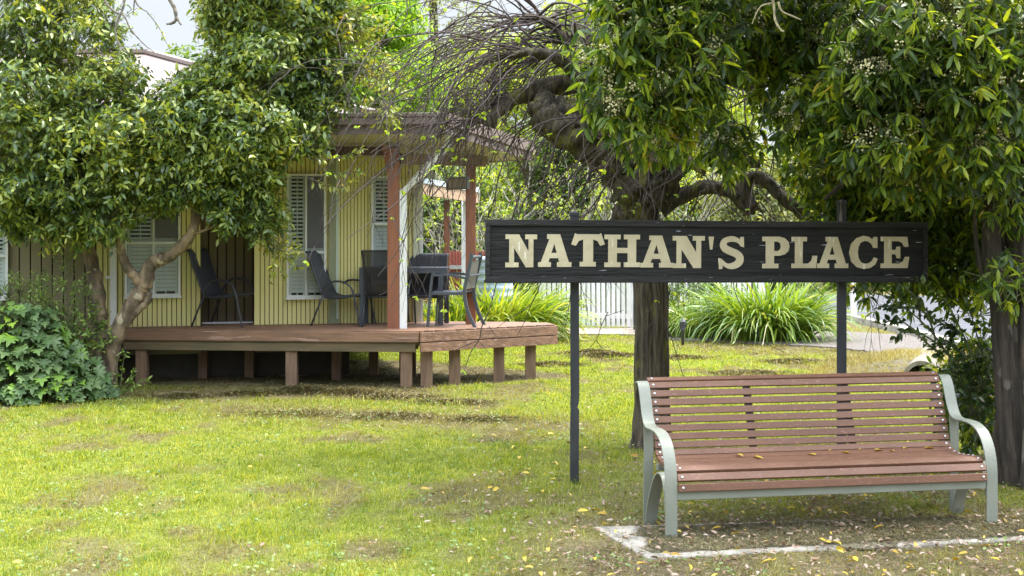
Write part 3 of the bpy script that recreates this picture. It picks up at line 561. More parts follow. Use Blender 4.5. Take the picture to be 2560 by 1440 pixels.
# ============================================================ DECK FURNITURE
CHM = mat('charcoal_steel', (.035, .038, .046), (.03, .032, .04), 5, rough=.38); SLING = mat('sling_mesh', (.045, .048, .06), (.035, .037, .047), 60, (1, 1, 1), .55, .3, 300)
ALU = mat('grey_aluminium', (.055, .065, .076), (.048, .056, .066), 5, rough=.5); FEET = mat('rubber', (.02, .02, .02), rough=.8)
SHEER = None
def sheer():
    m, n, b, o = newmat('sheer_sling'); b.inputs['Base Color'].default_value = (.03, .03, .035, 1); b.inputs['Roughness'].default_value = .7
    tr = n.nodes.new('ShaderNodeBsdfTransparent'); ms = n.nodes.new('ShaderNodeMixShader'); ms.inputs[0].default_value = .38
    n.links.new(b.outputs[0], ms.inputs[1]); n.links.new(tr.outputs[0], ms.inputs[2]); n.links.new(ms.outputs[0], o.inputs[0]); return m
SHEER = sheer()
def sling_chair(loc, rz_, label, slm, sc=1.0):
    r_ = empty('sling_chair', loc, label, 'chair', 'sling chairs on the deck'); r_.rotation_euler = (0, 0, rz_); r_.scale = (sc,) * 3
    for y in (-.27, .27):
        t = MB(); t.tube(spline([(-.19, y, .40), (-.14, y, .50), (-.06, y, .565), (.04, y, .575), (.13, y, .555), (.20, y, .50), (.235, y, .40), (.28, y, .2), (.325, y, 0)], 5), .0125, 8); t.build('arm_leg', CHM, r_, True, True)
        t = MB(); t.tube([(-.34, y * .98, 0), (-.26, y * .98, .2), (-.17, y * .96, .40)], .0125, 8); t.build('leg', CHM, r_, True, True)
        t = MB(); t.tube(spline([(.25, y * .93, .405), (.1, y * .93, .375), (-.1, y * .93, .37), (-.18, y * .93, .40), (-.24, y * .93, .54), (-.32, y * .93, .74), (-.37, y * .93, .90), (-.41, y * .93, .935)], 5), .013, 8); t.build('side_rail', CHM, r_, True, True)
    pts = spline([(.275, 0, .40), (.20, 0, .41), (.05, 0, .385), (-.10, 0, .38), (-.175, 0, .41), (-.235, 0, .54), (-.315, 0, .74), (-.365, 0, .90), (-.405, 0, .94), (-.425, 0, .93)], 6)
    k = 24
    t = MB(); t.ribbon(pts[:k + 1], (0, 1, 0), .475, .012); t.build('seat', slm, r_, True); t = MB(); t.ribbon(pts[k:], (0, 1, 0), .475, .012); t.build('backrest', slm, r_, True)
    for q_ in ((.235, .26, .385), (-.16, .25, .375)): t = MB(); t.tube([(q_[0], -q_[1], q_[2]), q_], .011, 8); t.build('crossbar', CHM, r_, True, True)
    return r_
def deckpt(x, y): D = (EYE - DZ) * F / (y - HY); return Vector(((x - 1280) / F * D, D, DZ))
sling_chair(deckpt(567, 818) + Vector((.0, .0, 0)), math.radians(-13), 'black sling chair standing alone by the dark door alcove, nearest the leaning tree', SLING, 1.0)
sling_chair(Vector((-2.04, 17.27, DZ)), math.radians(-15), 'black sling chair at the left end of the table, side view against yellow wall', SLING, .97)
c3 = sling_chair(Vector((-1.485, 17.19, DZ)), math.radians(84), 'black mesh chair with its see-through back to the camera, left of the brown veranda post', SHEER, .99)
c4 = sling_chair(Vector((-1.10, 17.38, DZ)), math.radians(-101), 'black chair behind the table, right of the white downpipe', SLING, .93)
# table
tb = empty('outdoor_table', (-1.31, 17.35, DZ), 'dark grey square-legged metal table among the chairs on the deck', 'table'); tb.rotation_euler = (0, 0, math.radians(3))
TBM = mat('table_steel', (.05, .057, .07), (.043, .05, .062), 5, rough=.5)
t = MB(); t.box(-.54, .54, -.24, .24, .695, .72); t.build('tabletop', TBM, tb, True, bevel=.003)
t = MB(); t.box(-.54, .54, -.24, -.205, .652, .6945); t.box(-.54, .54, .205, .24, .652, .6945); t.box(-.54, -.505, -.205, .205, .652, .6945); t.box(.505, .54, -.205, .205, .652, .6945); t.build('apron', TBM, tb, True)
for x in (-.51, .40 + .04):
    for y in (-.205, .205):
        x_ = x if y < 0 else (x + .03 if x < 0 else .512); t = MB(); t.box(x_ - .03, x_ + .03, y - .03, y + .03, 0, .6515); t.build('leg', TBM, tb, True, bevel=.003)
# aluminium chair with curved legs
a5 = empty('aluminium_chair', (-.70, 17.13, DZ), 'grey aluminium armchair with curved back legs at the right end of the table', 'chair'); a5.rotation_euler = (0, 0, math.radians(168))
for y in (-.24, .24):
    t = MB(); t.ribbon(spline([(-.33, y, 0), (-.235, y, .20), (-.19, y, .42), (-.22, y, .60), (-.27, y, .82), (-.275, y, .90)], 6), (0, 1, 0), .022, .04); t.build('leg', ALU, a5, True)
    t = MB(); t.ribbon(spline([(.26, y * 1.06, 0), (.235, y * 1.06, .3), (.20, y * 1.06, .62), (.16, y * 1.06, .635), (0, y * 1.06, .64), (-.215, y * 1.06, .60)], 6), (0, 1, 0), .022, .03); t.build('arm_leg', ALU, a5, True)
    t = MB(); t.box(-.18, .235, y - .012, y + .012, .40, .43); t.build('seat_rail', ALU, a5, True)
t = MB(); t.box(-.17, .23, -.22, .22, .425, .437); t.box(.2, .235, -.23, .23, .40, .424); t.build('seat', mat('grey_sling', (.10, .11, .125), (.085, .095, .11), 50, rough=.6), a5, True)
for za, zb in ((.47, .615), (.635, .80)):
    f = lambda z: -.205 - (z - .45) * .17
    t = MB(); t.obox((f(za), -.215, za), (0, .43, 0), (f(zb) - f(za), 0, zb - za), (.01, 0, 0)); t.build('backrest', mat('taupe_sling', (.115, .11, .10), (.095, .09, .085), 50, rough=.6), a5, True)
t = MB(); t.tube([(-.272, -.24, .85), (-.272, .24, .85)], .018, 8); t.tube([(-.255, -.24, .63), (-.255, .24, .63)], .01, 8); t.build('top_rail', ALU, a5, True)
# hanging lantern sign on the second post
hs = empty('hanging_sign', (P2.x - .2, P2.y, 2.3), 'small framed box sign with faded pinkish panel hanging beside the second veranda post', 'sign')
FRM = mat('grey_frame', (.12, .125, .12), (.1, .1, .1), 5, rough=.5)
a, c_ = P(1122, 458, 17.85), P(1175, 458, 17.3); ax = (c_ - a); ax.z = 0; nn = Vector((ax.y, -ax.x, 0)).normalized(); z0, z1 = P(1140, 474, 17.6).z, P(1140, 443, 17.6).z
t = MB(); t.obox(Vector((a.x, a.y, z0)), ax, nn * .04, (0, 0, .02)); t.obox(Vector((a.x, a.y, z1 - .02)), ax, nn * .04, (0, 0, .02)); e_ = ax.normalized() * .022
t.obox(Vector((a.x, a.y, z0 + .02)), e_, nn * .04, (0, 0, z1 - z0 - .04)); t.obox(Vector((c_.x, c_.y, z0 + .02)) - e_, e_, nn * .04, (0, 0, z1 - z0 - .04)); t.build('frame', FRM, hs)
t = MB(); t.obox(Vector((a.x, a.y, z0 + .02)) + e_ + nn * .008, ax - 2 * e_, nn * .015, (0, 0, z1 - z0 - .04)); t.build('panel', mat('faded_panel', (.42, .34, .29), (.3, .24, .21), 30, (.4, .4, .1), .6), hs)
t = MB(); m_ = (a + c_) / 2; t.tube([(m_.x, m_.y, z1), (m_.x, m_.y, 2.66)], .006, 6); t.build('hanger', FRM, hs)
# ============================================================ THE BIG SIGN
SB = mat('black_weathered_board', (.011, .0115, .012), (.022, .022, .021), 4, (.5, 1, 6), .75, .8, 10, spec=.25, speck=((.42, .44, .5), 5, .715, (1.2, 1, 14)))
SF = mat('black_weathered_frame', (.018, .0175, .018), (.03, .029, .028), 5, (.5, 1, 5), .75, .6, 12, spec=.25, speck=((.24, .2, .17), 6, .69, (1.5, 1, 10)))
SP = mat('charcoal_post', (.025, .026, .028), (.042, .043, .045), 8, (1, 1, .3), .7, .5, 14, spec=.3, speck=((.22, .19, .16), 4, .68, (2, 2, .5)))
LT = mat('cream_letter', (.50, .44, .29), (.42, .36, .23), 6, (1, 1, 1), .65, .3, 20, speck=((.62, .58, .46), 9, .66, (3, 1, .6)))
sg = empty('name_sign', (1.4, 10.3, 0), 'long black name board lettered in cream on two charcoal posts', 'sign')
A = P(1213, 548, 9.99); B_ = P(2318, 556, 10.64); ab = B_ - A; U = ab.normalized(); Nn = Vector((U.y, -U.x, 0)).normalized(); Up = U.cross(Nn).normalized(); 
if Up.z < 0: Up = -Up
Ls = ab.length; Hs = .448; O = A - Up * Hs
t = MB(); t.obox(O + U * .02 + Up * .02, U * (Ls - .04), -Nn * .03, Up * (Hs - .04)); t.build('board', SB, sg)
fw = .045
t = MB(); t.obox(O, U * Ls, Nn * .018, Up * fw); t.obox(O + Up * (Hs - fw), U * Ls, Nn * .018, Up * fw)
t.obox(O + Up * fw, U * .035, Nn * .016, Up * (Hs - 2 * fw)); t.obox(O + Up * fw + U * (Ls - .035), U * .035, Nn * .016, Up * (Hs - 2 * fw))
t.obox(O - Nn * .035, U * Ls, -Nn * .012, Up * .02); t.obox(O - Nn * .035 + Up * (Hs - .02), U * Ls, -Nn * .012, Up * .02); t.build('frame', SF, sg, bevel=.004)
Lp = [
 ('N', 175, 222, 340, 395, [[(0, 0), (72, 0), (122, 88), (122, 25), (104, 25), (104, 0), (167, 0), (167, 25), (148, 25), (148, 172), (108, 172), (46, 72), (46, 147), (70, 147), (70, 172), (0, 172), (0, 147), (20, 147), (20, 25), (0, 25)]]),
 ('A', 347, 221, 521, 393, [[(54, 0), (114, 0), (160, 147), (174, 147), (174, 172), (98, 172), (98, 147), (110, 147), (104, 126), (60, 126), (54, 147), (67, 147), (67, 172), (0, 172), (0, 147), (14, 147), (58, 25), (46, 25), (46, 0)], [(84, 50), (69, 98), (97, 98)]]),
 ('T', 520, 221, 696, 391, [[(20, -6), (30, 0), (145, 0), (155, -6), (175, 54), (150, 62), (136, 36), (114, 28), (114, 147), (128, 147), (128, 172), (44, 172), (44, 147), (62, 147), (62, 28), (40, 36), (24, 62), (0, 54)]]),
 ('H', 694, 223, 880, 394, [[(0, 0), (85, 0), (85, 25), (66, 25), (66, 70), (122, 70), (122, 25), (102, 25), (102, 0), (187, 0), (187, 25), (167, 25), (167, 147), (187, 147), (187, 172), (102, 172), (102, 147), (122, 147), (122, 98), (66, 98), (66, 147), (85, 147), (85, 172), (0, 172), (0, 147), (20, 147), (20, 25), (0, 25)]]),
 ('A', 883, 228, 1056, 396, None),
 ('N', 1052, 230, 1220, 399, None),
 ("'", 1240, 234, 1268, 302, [[(0, 0), (28, 0), (20, 66), (8, 66)]]),
 ('S', 1292, 233, 1430, 403, 'S'),
 ('P', 1522, 234, 1664, 400, [[(0, 0), (90, 0), (118, 8), (137, 28), (142, 52), (137, 78), (118, 96), (90, 104), (62, 104), (62, 147), (85, 147), (85, 172), (0, 172), (0, 147), (18, 147), (18, 25), (0, 25)], [(62, 27), (62, 78), (80, 78), (92, 70), (97, 53), (92, 35), (80, 27)]]),
 ('L', 1675, 235, 1810, 399, [[(0, 0), (82, 0), (82, 25), (60, 25), (60, 147), (88, 147), (106, 130), (111, 104), (137, 104), (131, 172), (0, 172), (0, 147), (18, 147), (18, 25), (0, 25)]]),
 ('A', 1810, 235, 1973, 399, None),
 ('C', 1977, 232, 2127, 401, [[(128, 3), (148, 3), (148, 62), (126, 62), (116, 40), (98, 27), (80, 25), (61, 34), (50, 56), (46, 86), (50, 116), (62, 138), (82, 147), (103, 144), (120, 131), (130, 112), (150, 120), (138, 150), (112, 169), (78, 175), (40, 165), (12, 136), (0, 88), (10, 42), (38, 10), (74, -3), (102, 2), (122, 16)]]),
 ('E', 2143, 234, 2293, 399, [[(0, 0), (140, 0), (146, 54), (122, 54), (112, 34), (94, 25), (58, 25), (58, 72), (78, 72), (84, 54), (103, 54), (103, 118), (84, 118), (78, 97), (58, 97), (58, 147), (98, 147), (117, 136), (127, 110), (151, 110), (142, 172), (0, 172), (0, 147), (18, 147), (18, 25), (0, 25)]]),
]
def stroke(cl, ws):
    out_a, out_b = [], []
    for i in range(len(cl)):
        x0, y0 = cl[max(i - 1, 0)]; x1, y1 = cl[min(i + 1, len(cl) - 1)]; dx, dy = x1 - x0, y1 - y0; q = math.hypot(dx, dy) or 1
        out_a.append((cl[i][0] - dy / q * ws[i] / 2, cl[i][1] + dx / q * ws[i] / 2)); out_b.append((cl[i][0] + dy / q * ws[i] / 2, cl[i][1] - dx / q * ws[i] / 2))
    return out_a + out_b[::-1]
Scl = [(122, 46), (108, 26), (84, 15), (58, 14), (34, 24), (25, 46), (38, 66), (64, 79), (94, 92), (112, 112), (107, 138), (84, 154), (56, 158), (32, 148), (18, 130)]
cs = [(p[0], p[1]) for p in spline([(a, b, 0) for a, b in Scl], 3)]
wsS = [(16 if i < 4 else (40 if 14 < i < 34 else 30 if i < len(cs) - 5 else 18)) for i in range(len(cs))]
wsS = list(np.convolve(np.pad(wsS, 3, 'edge'), np.ones(7) / 7, 'valid'))
base = {}
def sgn(xp, yp):  # crop px (zoomed 2.098x from 1180,480) -> point on the board's face
    X_ = 1180 + xp / 2.0984; Y_ = 480 + yp / 2.0984; d_ = Vector(((X_ - 1280) / F, 1, -(Y_ - HY) / F)); e_ = Vector((0, 0, EYE)); s_ = (O - e_).dot(Nn) / d_.dot(Nn); q_ = e_ + d_ * s_ - O; return q_.dot(U), q_.dot(Up)
for nm, x0, y0, x1, y1, pl in Lp:
    if pl is None: pl = base[nm]
    elif nm not in base: base[nm] = pl
    u0, vt = sgn(x0, y0); u1, vb = sgn(x1, y1); polys = [([stroke(cs, wsS)], 0), ([[(113, 2), (132, 2), (134, 58), (114, 52)]], .0006), ([[(0, 114), (20, 120), (22, 172), (3, 174)]], .0006)] if pl == 'S' else [(pl, 0)]
    xs_ = [p[0] for q in polys for r_ in q[0] for p in r_]; wl_ = 138 if pl == 'S' else max(xs_); hl_ = 66 if nm == "'" else 172
    lm = MB()
    for rings, dz_ in polys:
        cu = bpy.data.curves.new('letter', 'CURVE'); cu.dimensions = '2D'; cu.fill_mode = 'BOTH'; cu.extrude = .0012
        for ring in rings:
            sp = cu.splines.new('POLY'); sp.points.add(len(ring) - 1); sp.use_cyclic_u = True
            for k_, (a, c_) in enumerate(ring): sp.points[k_].co = (a / wl_, -c_ / hl_, 0, 1)
        co = bpy.data.objects.new('letter', cu); COL.objects.link(co); me = bpy.data.meshes.new_from_object(co); bpy.data.objects.remove(co)
        lm.add([O + U * (u0 + v.co.x * (u1 - u0)) + Up * (vt + v.co.y * (vt - vb)) + Nn * (v.co.z + .0032 + dz_) for v in me.vertices], [tuple(p.vertices) for p in me.polygons])
    lm.build('letter', LT, sg)
for xp, yb, ytop in ((1436, 1212, 525), (2104, 1188, 497)):
    D_ = 1.85 * F / (yb - HY); D_ = {1436: 10.16, 2104: 10.56}[xp]; x_ = (xp - 1280) / F * D_; w_ = .031; zt = EYE - (ytop - HY) / F * D_ - .03; y_ = D_ + .085
    x_ = (xp - 1280) / F * y_; t = MB()
    if xp == 1436:   # dented post
        lv = [(0, 0, 1), (.30, 0, 1), (.48, .002, 1), (.52, .004, .97), (.545, -.004, .8), (.565, .0, .95), (.62, .004, .98), (.70, .003, 1), (zt, 0, 1)]
    else: lv = [(0, 0, 1), (zt, 0, 1)]
    vs = []
    for z_, dx, sc_ in lv:
        for a, c_ in ((-1, -1), (1, -1), (1, 1), (-1, 1)): vs.append((x_ + dx + a * w_ * sc_, y_ + c_ * w_, z_ if z_ else -.1))
    n_ = len(lv); t.add(vs, [(0, 3, 2, 1), (n_ * 4 - 4, n_ * 4 - 3, n_ * 4 - 2, n_ * 4 - 1)] + [(i * 4 + k, i * 4 + (k + 1) % 4, i * 4 + 4 + (k + 1) % 4, i * 4 + 4 + k) for i in range(n_ - 1) for k in range(4)])
    po = t.build('post', SP, sg, bevel=.004)
    t = MB(); t.box(x_ - .037, x_ + .037, y_ - .037, y_ + .037, zt - .012, zt + .012); t.add([(x_ - .036, y_ - .036, zt + .012), (x_ + .036, y_ - .036, zt + .012), (x_ + .036, y_ + .036, zt + .012), (x_ - .036, y_ + .036, zt + .012), (x_, y_, zt + .03)], [(0, 1, 4), (1, 2, 4), (2, 3, 4), (3, 0, 4)]); t.build('post_cap', SP, po, bevel=.003)
# ============================================================ BENCH
bench = empty('park_bench', BO + BU * BL / 2, 'long park bench with red brown slats and curved sage green steel ends beside the sign', 'bench')
GRN = mat('sage_steel', (.205, .217, .175), (.18, .19, .152), 4, rough=.42, bump=.1, bscale=60, speck=((.10, .10, .06), 55, .70, (1, 1, 1)))
SLT = mat('red_brown_slat', (.15, .069, .037), (.12, .054, .03), 3, (.5, 3, 3), .55, .2, 60, speck=((.20, .09, .065), 80, .62, (.4, 1, 1)))
BOLT = mat('bolt', (.7, .7, .72), rough=.3, metal=.7)
for u in (0, BL):
    t = MB(); t.ribbon(spline([bp(u, .655, .835), bp(u, .635, .855), bp(u, .60, .855), bp(u, .565, .82), bp(u, .53, .745), bp(u, .495, .665), bp(u, .455, .615), bp(u, .40, .598), bp(u, .30, .60), bp(u, .20, .592), bp(u, .11, .555), bp(u, .045, .48), bp(u, .01, .38), bp(u, 0, .25), bp(u, 0, -.02)], 6), BU, .074, .010); t.build('end_frame', GRN, bench, smooth=False, bevel=.002)
    t = MB(); t.ribbon(spline([bp(u, .475, .618), bp(u, .47, .45), bp(u, .478, .2), bp(u, .48, -.02)], 5), BU, .060, .010); t.build('leg', GRN, bench)
    t = MB(); t.ribbon(spline([bp(u, .011, .17), bp(u, .03, .27), bp(u, .08, .345), bp(u, .15, .362), bp(u, .23, .325), bp(u, .32, .22), bp(u, .39, .10), bp(u, .425, -.02)], 6), BU, .074, .010); t.build('leg_brace', GRN, bench)
back = [bp(0, .612, .845), bp(0, .592, .812), bp(0, .567, .757), bp(0, .545, .702), bp(0, .523, .647), bp(0, .505, .592), bp(0, .488, .537), bp(0, .473, .482), bp(0, .458, .430)]
prof = [(.632, .868), (.598, .835), (.575, .785), (.556, .733), (.537, .680), (.519, .628), (.502, .577), (.487, .527), (.473, .477), (.455, .430), (.405, .400), (.345, .388), (.285, .384), (.225, .386), (.165, .392), (.108, .398), (.052, .392), (.012, .352), (-.008, .296)]
slopes = []
pts3 = [Vector((0, a, b)) for a, b in prof]
for i, p in enumerate(pts3):
    tdir = (pts3[min(i + 1, len(pts3) - 1)] - pts3[max(i - 1, 0)]).normalized()
    if i == 0: tdir = Vector((0, -.9, -.35)).normalized()
    if i == len(pts3) - 1: tdir = Vector((0, -.12, -1)).normalized()
    if i == len(pts3) - 2: tdir = Vector((0, -.6, -1)).normalized()
    nd = Vector((1, 0, 0)).cross(tdir).normalized(); hw = .0213 if i < 10 else .0235; th = .008 if i < 10 else .012
    c_ = [p + tdir * -hw + nd * -th, p + tdir * hw + nd * -th, p + tdir * hw + nd * th, p + tdir * -hw + nd * th]
    u0, u1 = .040, BL - .040; q_ = [bp(u0, v.y, v.z) for v in c_]; t = MB(); t.prism(q_, BU * (u1 - u0)); so_ = t.build('slat', SLT, bench, bevel=.004)
    front = nd if (nd.y < 0 or (abs(nd.y) < .3 and nd.z > 0)) else -nd; front = nd if nd.dot(Vector((0, -.6, .8))) > 0 else -nd
    for uu in (u0 + .028, u1 - .028):
        t = MB(); cen = p + front * (th + .001); a_ = bp(uu, cen.y, cen.z); f3 = (BV * front.y + Vector((0, 0, front.z))).normalized(); t.tube([a_, a_ + f3 * .003, a_ + f3 * .0045], [.008, .008, .004], 8)
        t.build('bolt', BOLT, so_, smooth=True)
for u in (.075, BL * .335, BL * .66, BL - .075):   # slat carriers behind/below
    t = MB(); off = [(a + (.020 if i < 9 else .012), b - (.004 if i < 9 else .024)) for i, (a, b) in enumerate(prof[1:-2])]; t.ribbon([bp(u, a, b) for a, b in off], BU, .05 if .2 < u < BL - .2 else .04, .007); t.build('slat_support', GRN if not .2 < u < BL - .2 else mat('support_dark', (.09, .08, .075), rough=.6), bench)
t = MB(); t.obox(bp(.038, .0, .222), BU * (BL - .076), BV * .035, (0, 0, .052)); t.build('front_rail', GRN, bench, bevel=.004)
t = MB(); t.obox(bp(.038, .40, .33), BU * (BL - .076), BV * .035, (0, 0, .04)); t.build('rear_rail', GRN, bench, bevel=.004)
# leaves lying on the bench, each one lying loose
YLF = leafmat('fallen_leaf', [(0, (.40, .25, .03)), (1, (.62, .46, .06))], .15, .5)
for i, (u, v) in enumerate([(.55, .40), (.64, .36), (1.18, .41), (1.30, .37), (1.38, .41), (1.47, .39), (1.60, .37), (1.68, .41), (1.82, .40), (1.05, .33)]):
    q_ = bp(u, v, .418 if v > .38 else .408); an = rng.uniform(0, 6.28); V, fs = leaf_mesh(np.zeros((1, 3)), np.array([[math.cos(an), math.sin(an), .04]]), .085 * rng.uniform(.7, 1.1), .42, 'oval', .12, .35, .05)
    o_ = npmesh('fallen_leaf', V, fs, YLF); o_.location = q_; tag(o_, 'yellow fallen leaf lying on the rear seat slats of the bench', 'leaf', 'fallen leaves on the bench seat')
V, fs = leaf_mesh(np.zeros((1, 3)), np.array([[.95, .1, .25]]), .05, .3, 'lance', .5, .6, .1); o_ = npmesh('fallen_leaf', V, fs, mat('brown_leaf', (.12, .05, .03))); o_.location = bp(1.22, .575, .767); tag(o_, 'small brown curled leaf caught on the back slats of the bench', 'leaf')
# ============================================================ BEYOND: fence, posts, pipe, carport
def picket_fence(a, e, h_, n_, label):
    r_ = empty('picket_fence', (a + e) / 2, label, 'fence', 'white picket fences'); d_ = (e - a); dn = d_.normalized(); nn = Vector((dn.y, -dn.x, 0))
    for z_ in (.18, h_ - .28): t = MB(); t.obox(a + Vector((0, 0, z_)) - nn * .045, d_, nn * .04, (0, 0, .09)); t.build('rail', WHITE, r_)
    for i in range(n_):
        q_ = a + d_ * ((i + .5) / n_); hh_ = h_ + .02 * random.random(); w2 = d_.length / n_ * .35; j = random.uniform(-.004, .004)
        t = MB(); t.prism([q_ - dn * w2 + Vector((0, 0, .04)), q_ + dn * w2 + Vector((0, 0, .04)), q_ + dn * (w2 + j) + Vector((0, 0, hh_ - .05)), q_ + dn * j + Vector((0, 0, hh_)), q_ - dn * (w2 - j) + Vector((0, 0, hh_ - .05))], nn * .02); t.build('picket', WHITE, r_)
    for q_ in (a, e): t = MB(); t.box(q_.x - .06, q_.x + .06, q_.y + .05, q_.y + .17, -.1, h_ + .05); t.build('post', WHITE, r_)
picket_fence(Vector((.55, 25.9, 0)), Vector((2.12, 25.3, 0)), 1.12, 18, 'white picket fence behind the left sign post, between the strappy clumps')
picket_fence(Vector((2.75, 27.2, 0)), Vector((4.9, 27.8, 0)), 1.18, 20, 'white picket fence glimpsed behind the shrub right of the elm trunk')
t = MB(); t.box(2.13, 2.23, 24.9, 25.0, -.1, 1.15); t.box(2.12, 2.24, 24.89, 25.01, 1.15, 1.18); tag(t.build('fence_post', mat('dark_green_post', (.03, .035, .04), rough=.6)), 'dark post standing at the right end of the picket fence by the elm trunk', 'post')
bo = empty('bollard', G(2134, 803), 'white roadside marker post beside the grey road', 'post'); q_ = bo.location
t = MB(); t.box(q_.x - .05, q_.x + .05, q_.y - .04, q_.y + .04, -.1, .85); t.build('shaft', WHITE, bo, bevel=.008); t = MB(); t.box(q_.x - .055, q_.x + .055, q_.y - .045, q_.y + .045, .851, .90); t.build('cap', WHITE, bo, bevel=.01)
# short black stake in the lawn
st = empty('garden_light', G(1707, 862), 'small dark stake light standing in the lawn beside the shrub', 'garden light'); q_ = st.location
t = MB(); t.tube([q_ + Vector((0, 0, -.05)), q_ + Vector((0, 0, .22)), q_ + Vector((0, 0, .26))], [.022, .028, .05], 10); t.build('stake', CHM, st, smooth=True); t = MB(); t.tube([q_ + Vector((0, 0, .261)), q_ + Vector((0, 0, .36)), q_ + Vector((0, 0, .40))], [.05, .055, .02], 12); t.build('lamp_head', CHM, st)
# culvert
q_ = G(2303, 950); pr = .17; cv = MB(); D_ = q_.y; ax = Vector((.35, 1, 0)).normalized(); sd_ = Vector((ax.y, -ax.x, 0)); vs = []; N_ = 28
c0 = Vector((P(2303, 935, D_).x, D_, .015))
for k_, (rr, dd_) in enumerate([(.165, 0), (.215, 0), (.215, 2.2), (.165, 2.2)]):
    for i in range(N_): an = 2 * math.pi * i / N_; vs.append(c0 + ax * dd_ + sd_ * math.cos(an) * rr + Vector((0, 0, math.sin(an) * rr)))
cv.add(vs, [(k_ * N_ + i, k_ * N_ + (i + 1) % N_, ((k_ + 1) % 4) * N_ + (i + 1) % N_, ((k_ + 1) % 4) * N_ + i) for k_ in range(4) for i in range(N_)]); tag(cv.build('culvert_pipe', mat('stained_concrete', (.22, .19, .145), (.13, .11, .08), 8, rough=.95, bump=.5, bscale=50), smooth=False), 'open end of a concrete drain pipe lying under the gravel driveway', 'pipe')
bk = MB(); bk.tube([c0 + ax * 1.2, c0 + ax * 1.25], .164, 20); bko = bk.build('pipe_shadow', BLK); bpy.data.objects.remove(bko)
dm = MB(); X_, Y_ = np.meshgrid(np.linspace(-1, 1, 30), np.linspace(0, 1, 20)); zz = .20 * (1 - X_ ** 2) ** 1.2 * np.clip(Y_ * 6, 0, 1) * np.clip((1 - Y_) * 2, 0, 1) ** .5
zz = zz * (.85 + .3 * fbm(X_ * 5, Y_ * 6, 77)); px_ = c0.x + X_ * 1.3 + Y_ * .9; py_ = c0.y + .25 + Y_ * 2.6
hole = (abs(X_ * 1.3 ) < .2)
i_ = (np.arange(19)[:, None] * 30 + np.arange(29)[None]).ravel(); tag(npmesh('embankment', np.stack([px_, py_, zz - .02], -1).reshape(-1, 3), [np.stack([i_, i_ + 1, i_ + 31, i_ + 30], 1)], SOIL, smooth=True), kind='structure')
_n = 16000; _k = rng.integers(0, px_.size, _n); _p = np.stack([px_.ravel()[_k] + rng.normal(0, .05, _n), py_.ravel()[_k] + rng.normal(0, .07, _n), (zz - .02).ravel()[_k] + rng.uniform(0, .03, _n)], 1)
_a = rng.uniform(0, 6.28, _n); _d = np.stack([np.cos(_a), np.sin(_a), rng.uniform(-.2, 1.2, _n)], 1) * rng.uniform(.02, .07, _n)[:, None]; _s = nrm(np.cross(_d, [0, 1, .2])) * .003
tag(npmesh('dry_grass', np.stack([_p - _s, _p + _s, _p + _d + _s * .4, _p + _d - _s * .4], 1).reshape(-1, 3), [(np.arange(_n) * 4)[:, None] + np.array([[0, 1, 2, 3]])], leafmat('dry_grass', [(0, (.12, .11, .04)), (.5, (.28, .24, .10)), (1, (.40, .36, .18))], .3, .7)), 'dry straw coloured grass on the bank round the concrete drain pipe', 'grass', kind='stuff')
a, e = G(2186, 905), G(2232, 918); t = MB(); t.tube([a + Vector((0, 0, .03)), e + Vector((0, 0, .03))], .04, 12, True); tag(t.build('drain_pipe', WHITE, smooth=False), 'short white plastic pipe lying on the lawn near the concrete drain pipe', 'pipe')
# red corrugated fence
RED = mat('red_corrugated', (.30, .085, .055), (.2, .055, .04), 5, (2, 1, .3), .6, speck=((.13, .05, .04), 4, .62, (2, 1, .3)))
rf = empty('metal_fence', (-.8, 27, 0), 'rusty red corrugated metal fence with grey rail behind the deck', 'fence')
mb = MB(); n_ = 150; vs = []
for i in range(n_ + 1): x_ = -2.6 + 2.78 * i / n_; y_ = 27 + .015 * math.sin(i * 2.1); vs += [(x_, y_, 0), (x_, y_, P(1200, 628 if x_ > -1.3 else 634, 27).z)]
mb.add(vs, [(2 * i, 2 * i + 2, 2 * i + 3, 2 * i + 1) for i in range(n_)]); mb.build('sheet', RED, rf)
t = MB(); t.box(-2.6, .18, 26.9, 26.96, 1.02, 1.09); t.build('rail', mat('grey_rail', (.35, .34, .33), rough=.6), rf)
t = MB(); t.box(-2.6, .18, 26.91, 26.97, .3, .36); t.build('rail', bpy.data.materials['grey_rail'], rf)
tk = empty('water_tank', (-.42, 24, 0), 'pale blue grey ribbed water tank beside the right veranda post', 'tank'); TK = mat('tank_steel', (.40, .48, .56), (.35, .42, .5), 4, rough=.5)
lv = []; 
for i in range(40): lv.append((i / 39 * 1.26, .32 + .008 * math.sin(i * 1.6)))
t = MB(); t.tube([(-.30, 24, a) for a, b in lv], [b for a, b in lv], 32); t.build('shell', TK, tk, smooth=False); t = MB(); t.tube([(-.30, 24, 1.262), (-.30, 24, 1.30), (-.30, 24, 1.34)], [.34, .33, .05], 32); t.build('lid', TK, tk)
